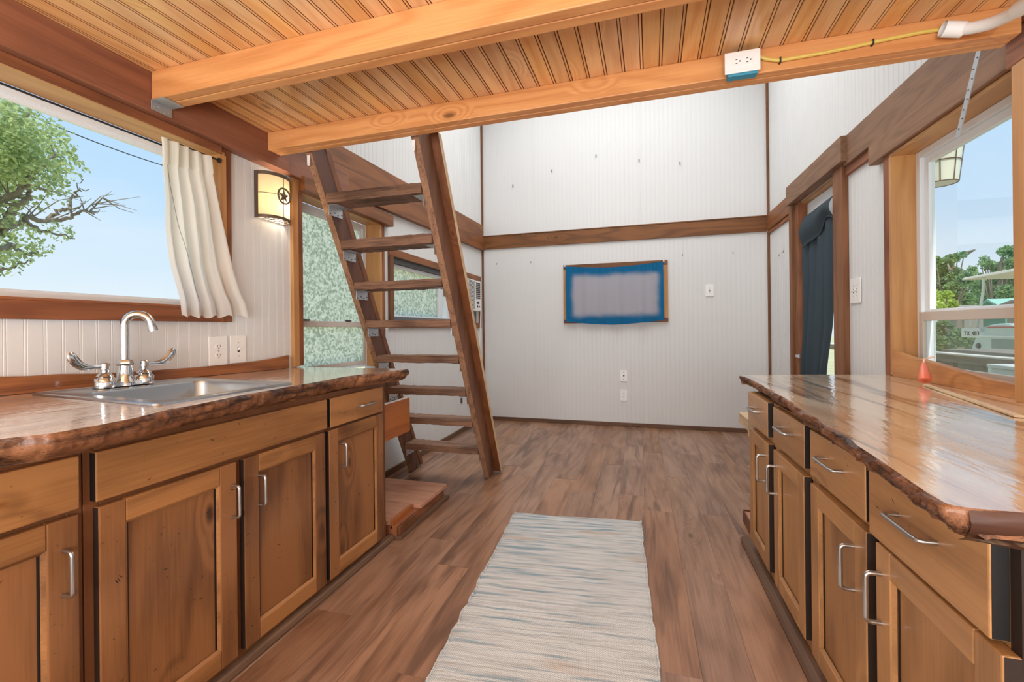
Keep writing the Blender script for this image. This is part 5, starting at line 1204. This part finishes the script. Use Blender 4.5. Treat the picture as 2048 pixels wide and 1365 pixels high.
# boat on its trailer, with canopy
BX = 8.2
e = empty('boat', (BX, rx(1960, 670, BX).y, GZ), 'white skiff with a lettered bow and a flat canopy on poles beyond the railing', 'boat')
bwhite = plain('boat_white', (222, 224, 216), 0.4)
bow, st = rx(1911, 660, BX), rx(2140, 660, BX); z_g, z_k = bow.z, rx(1911, 676, BX).z
m = MB(); n = 16; N2 = 9
def hull(u, v):
    y = bow.y + (st.y - bow.y) * u; w = 0.75 * (1 - (1 - min(1, u * 2.2)) ** 2) + 0.02
    a = -PI / 2 + (v - 0.5) * PI; zg = z_g + 0.08 * (1 - u) ** 2; dep = 0.36 + 0.28 * min(1, u * 2.5)
    xx = w * math.copysign(abs(2 * v - 1) ** 0.6, 2 * v - 1); zz = zg - dep * (1 - abs(2 * v - 1) ** 3)
    return (BX + 0.75 + xx, y + 0.15 * (1 - u) * abs(2 * v - 1), zz)
m.grid(hull, n, 16); m.build('hull', bwhite, e, solid=0.03)
m = MB(); m.box(BX + 0.2, BX + 1.3, st.y, bow.y - 0.5, z_g - 0.25, z_g - 0.22); m.build('deck_floor', bwhite, e)
cb, ct_ = rx(1931, 552, BX), rx(2160, 540, BX)
m = MB(); zc = (cb.z + ct_.z) / 2
m.hexa([(BX - 0.1, cb.y, zc), (BX + 1.7, cb.y, zc), (BX + 1.7, cb.y - 3.4, zc + 0.05), (BX - 0.1, cb.y - 3.4, zc + 0.05), (BX - 0.06, cb.y - 0.03, zc + 0.07), (BX + 1.66, cb.y - 0.03, zc + 0.07), (BX + 1.66, cb.y - 3.3, zc + 0.14), (BX - 0.06, cb.y - 3.3, zc + 0.14)])
m.build('canopy', plain('canopy_tan', (206, 196, 178), 0.6), e, bevel=0.02)
for (ux, lx_) in ((BX + 0.05, 1962), (BX + 1.5, 1958)):
    p_t, p_b = rx(lx_, 560, BX), rx(1948, 640, BX)
    m = MB(); m.tube([(ux, p_t.y, zc), (ux, p_t.y + 0.02, zc - 0.35), (ux, p_b.y, z_g)], 0.028, 8); m.build('canopy_pole', plain('pole_white', (204, 208, 200), 0.4), e)
    m = MB(); m.tube([(ux, p_t.y - 2.2, zc), (ux, p_t.y - 2.3, z_g)], 0.028, 8); m.build('canopy_pole', M['plastic'], e)
m = MB(); m.tube([(BX + 0.2, bow.y - 0.2, z_g + 0.1), (BX + 0.2, bow.y - 0.2, z_g + 0.42), (BX + 0.2, bow.y - 2.4, z_g + 0.46), (BX + 0.2, bow.y - 2.4, z_g)], 0.018, 6); m.build('bow_rail', M['plastic'], e)
def text(body, size, loc, rotz, mat, parent, name='lettering'):
    c = bpy.data.curves.new(name, 'FONT'); c.body = body; c.size = size; c.extrude = 0.003; c.align_x = 'LEFT'; c.space_character = 1.15
    o = bpy.data.objects.new(name, c); COL.objects.link(o); c.materials.append(mat)
    me = bpy.data.meshes.new_from_object(o.evaluated_get(bpy.context.evaluated_depsgraph_get())); bpy.data.objects.remove(o)
    o = bpy.data.objects.new(name, me); COL.objects.link(o); o['kind'] = 'stuff'
    if not me.materials: me.materials.append(mat)
    o.parent = parent; o.location = Vector(loc) - wloc(parent); o.rotation_euler = (PI / 2, 0, rotz); return o
tp = rx(1932, 669, BX)
hp = MB(); a, b_ = rx(1924, 657, BX), rx(1962, 676, BX)
hp.box(BX - 0.02, BX + 0.01, b_.y, a.y, b_.z, a.z); hp.build('bow_panel', bwhite, e, bevel=0.01)
text('TX 483', 0.155, (BX - 0.026, rx(1930, 669, BX).y, rx(1930, 671, BX).z), -PI / 2, M['slot'], e)
m = MB(); m.box(BX + 0.3, BX + 1.2, st.y, bow.y - 0.6, GZ + 0.45, GZ + 0.52)
for yy in (bow.y - 1.6, bow.y - 2.4):
    for xx in (BX + 0.2, BX + 1.3): m.lathe([(0.28, -0.08), (0.3, 0), (0.28, 0.08)], (xx, yy, GZ + 0.3), 18, 'X')
for yy in (bow.y - 0.8, bow.y - 2.0, st.y + 0.3): m.box(BX + 0.35, BX + 1.15, yy, yy + 0.06, GZ + 0.52, z_g - 0.4)
m.build('trailer', M['slot'], e)

# pale covered camper in front of the boat
CXX = 6.0
e = empty('camper', (CXX + 0.8, rx(2000, 700, CXX).y, GZ), 'pale green-white camper with a thin red stripe behind the railing', 'camper')
cw = plain('camper_shell', (198, 212, 204), 0.5)
pr = [(1942, 700), (1944, 690), (1949, 678), (1958, 668), (1968, 662), (1972, 652), (1990, 648), (2010, 647), (2024, 650), (2032, 655), (2120, 656)]
poly = [(rx(x, y, CXX).y, rx(x, y, CXX).z) for x, y in pr]; poly = [(poly[0][0], GZ + 0.35)] + poly + [(poly[-1][0], GZ + 0.35)]
m = MB(); m.prism(poly, 'X', CXX, CXX + 1.6); m.build('body', cw, e, bevel=0.03)
a, b_ = rx(1952, 655, CXX), rx(2032, 654, CXX)
MB().box(CXX - 0.006, CXX + 0.0, rx(2030, 655, CXX).y, rx(1975, 655, CXX).y, rx(2000, 656, CXX).z, rx(2000, 653.5, CXX).z).build('stripe', plain('red_stripe', (196, 96, 86), 0.5), e)
MB().box(CXX - 0.012, CXX - 0.0005, rx(2090, 680, CXX).y, rx(1984, 680, CXX).y, rx(2000, 698, CXX).z, rx(2000, 679, CXX).z).build('window', plain('camper_window', (120, 138, 130), 0.2), e, bevel=0.004)
MB().box(CXX - 0.02, CXX - 0.001, rx(2100, 673, CXX).y, rx(1956, 673, CXX).y, rx(2000, 674.5, CXX).z, rx(2000, 672.5, CXX).z).build('moulding', M['plastic'], e)
m = MB(); m.lathe([(0.05, 0), (0.04, -0.03)], rx(1958, 692, CXX - 0.001), 14, 'X'); m.build('vent', M['slot'], e)
m = MB()
for yy in (rx(2010, 700, CXX).y, rx(2060, 700, CXX).y): m.lathe([(0.30, -0.08), (0.32, 0), (0.30, 0.08)], (CXX + 0.15, yy, GZ + 0.32), 18, 'X'); m.lathe([(0.30, -0.08), (0.32, 0), (0.30, 0.08)], (CXX + 1.45, yy, GZ + 0.32), 18, 'X')
m.build('wheels', M['black'], e)

# houses far behind
HX = 24.0
def house(label, pts, roofc, wallc, depth=4, HX=12.2):
    a, b_, c = [PX(x, y, HX) for x, y in pts]         # left eave, ridge, right eave
    e = empty('house', (HX + depth / 2, (a.y + c.y) / 2, GZ), label, 'house')
    m = MB(); m.prism([(a.y, GZ), (c.y, GZ), (c.y, c.z), (b_.y, b_.z), (a.y, a.z)], 'X', HX, HX + depth); m.build('wall', plain('house_wall', wallc, 0.8), e)
    m = MB(); t_ = 0.07
    for (p, q) in ((a, b_), (b_, c)):
        d = (q - p).normalized() * 0.12; p2, q2 = (p - d, q) if p is a else (p, q + d)
        m.hexa([(HX - 0.15, p2.y, p2.z), (HX - 0.15, q2.y, q2.z), (HX + depth, q2.y, q2.z), (HX + depth, p2.y, p2.z), (HX - 0.15, p2.y, p2.z + t_), (HX - 0.15, q2.y, q2.z + t_), (HX + depth, q2.y, q2.z + t_), (HX + depth, p2.y, p2.z + t_)])
    m.build('roof', plain('house_roof', roofc, 0.7), e)
    return e
house('far house with a green gable roof beyond the boat canopy', [(1966, 618), (1984, 602), (2010, 616)], (146, 186, 170), (112, 164, 146), 0.8)
house('far low house with a grey roof right of the green gable', [(2014, 612), (2036, 604), (2070, 612)], (150, 142, 134), (176, 166, 152), 0.7, 11.2)
house('far low house with a grey roof at the left of the right window', [(1884, 621), (1902, 615), (1928, 620)], (150, 142, 134), (168, 160, 150), 0.8)
# trees at the right
def rtree(label, X, trunkpx, blobs, n, mat, size, seed, limbs=()):
    r_ = random.Random(seed); c = rx(trunkpx, 640, X); e = empty('tree', (X, c.y, GZ), label, 'tree')
    m = MB(); m.tube([(X, c.y, GZ), (X, c.y, 0.6), (X + 0.1, c.y + 0.1, 1.6)], [0.16, 0.12, 0.06], 8)
    for pts in limbs: m.tube([rx(x, y, X) for x, y in pts], [0.10 - 0.07 * i / (len(pts) - 1) for i in range(len(pts))], 6)
    bl = []
    for (x, y, r) in blobs:
        p = rx(x, y, X + r_.uniform(-0.8, 0.8)); bl.append((p.x, p.y, p.z, r / 870 * (p - CAMP).dot(FW)))
        m.tube([(X, c.y, 0.9), ((X + p.x) / 2, (c.y + p.y) / 2, (0.9 + p.z) / 2 - 0.1), (p.x, p.y, p.z)], [0.05, 0.035, 0.015], 5)
    m.build('trunk', M['treebark'], e)
    lm = MB(); leaves(lm, bl, n, size, r_); lm.build('foliage', mat, e, kind='stuff', fix=False); return e
rtree('green tree at the left of the right window, over the houses', 13.5, 1895, [(1872, 522, 10), (1890, 530, 14), (1905, 518, 11), (1916, 512, 8), (1928, 510, 6), (1880, 548, 14), (1900, 548, 16), (1915, 555, 16), (1890, 572, 18), (1910, 580, 18), (1930, 560, 14), (1870, 585, 18), (1925, 600, 18), (1945, 540, 9), (1950, 555, 12), (1900, 605, 16)], 6500, M['leaf3'], 0.085, 21, [[(1912, 560), (1902, 545), (1895, 528)], [(1925, 512), (1940, 504), (1950, 500)]])
rtree('tree with open crown at the right of the right window', 18, 1990, [(1968, 520, 9), (1980, 526, 9), (1962, 528, 6), (1992, 535, 11), (1975, 535, 9), (2008, 502, 10), (2020, 500, 11), (2032, 505, 12), (2012, 515, 9), (2025, 525, 12), (2005, 530, 9), (2040, 530, 20), (2015, 545, 12), (2000, 560, 14), (1980, 560, 13), (1965, 575, 16), (1985, 590, 16), (2010, 585, 16), (2035, 580, 18), (2050, 550, 25), (1965, 600, 14), (2030, 600, 14)], 7500, M['leaf3'], 0.085, 22, [[(1997, 560), (1999, 530), (2008, 510)], [(1992, 580), (1998, 565), (2010, 555)]])
rtree('bright yellow-green bush low at the left of the right window', 11, 1880, [(1872, 590, 10), (1885, 600, 12), (1900, 610, 12), (1876, 615, 12), (1895, 590, 9), (1878, 690, 14), (1884, 672, 10)], 2600, M['leaf2'], 0.07, 23)
rtree('dark green shrub behind the railing, left of the camper', 10, 1915, [(1885, 655, 14), (1900, 665, 18), (1920, 675, 18), (1935, 690, 16), (1890, 690, 18), (1915, 700, 16), (1880, 712, 12), (1945, 700, 10)], 3600, M['leaf3'], 0.07, 24)
for k, (X, px_) in enumerate(((30, 1860), (36, 1930), (43, 2010))):
    rtree(['distant pale tree behind the yellow-green bush', 'distant pale tree behind the boat canopy', 'distant pale tree behind the green gable'][k], X, px_, [(px_ - 20, 590, 22), (px_ + 10, 585, 24), (px_ + 30, 600, 20), (px_, 615, 24), (px_ + 25, 570, 14)], 2200, M['leaf3'], 0.16, 30 + k)

# porch lantern outside the window
p = rx(1886, 330, 1.48)
e = empty('porch_lantern', (1.43, p.y, 1.6), 'pale caged porch lantern hanging outside the right window', 'lantern')
pc = rx(1880, 330, 1.50); zA, zB = rx(1880, 286, 1.50).z, rx(1880, 368, 1.50).z
lm_ = plain('lantern_glass', (214, 214, 196), 0.5); m = MB(); R0, R1_ = 0.088, 0.066
m.lathe([(R1_, 0), (R0, zA - zB)], (1.50, pc.y, zB), 28); m.build('shade', lm_, e)
m = MB()
for (z, r) in ((zB, R1_), (zB + (zA - zB) * 0.5, (R0 + R1_) / 2), (zA, R0)):
    m.tube([(1.50 + (r + 0.002) * math.cos(2 * PI * k / 28), pc.y + (r + 0.002) * math.sin(2 * PI * k / 28), z) for k in range(29)], 0.003, 6, caps=False)
for k in range(8):
    a = 2 * PI * k / 8 + 0.3; m.tube([(1.50 + (R1_ + 0.003) * math.cos(a), pc.y + (R1_ + 0.003) * math.sin(a), zB), (1.50 + (R0 + 0.003) * math.cos(a), pc.y + (R0 + 0.003) * math.sin(a), zA)], 0.002, 6)
m.build('cage', bronze, e)
MB().box(1.372, 1.42, pc.y - 0.03, pc.y + 0.03, zA - 0.02, zA + 0.08).build('wall_mount', bronze, e, bevel=0.003)
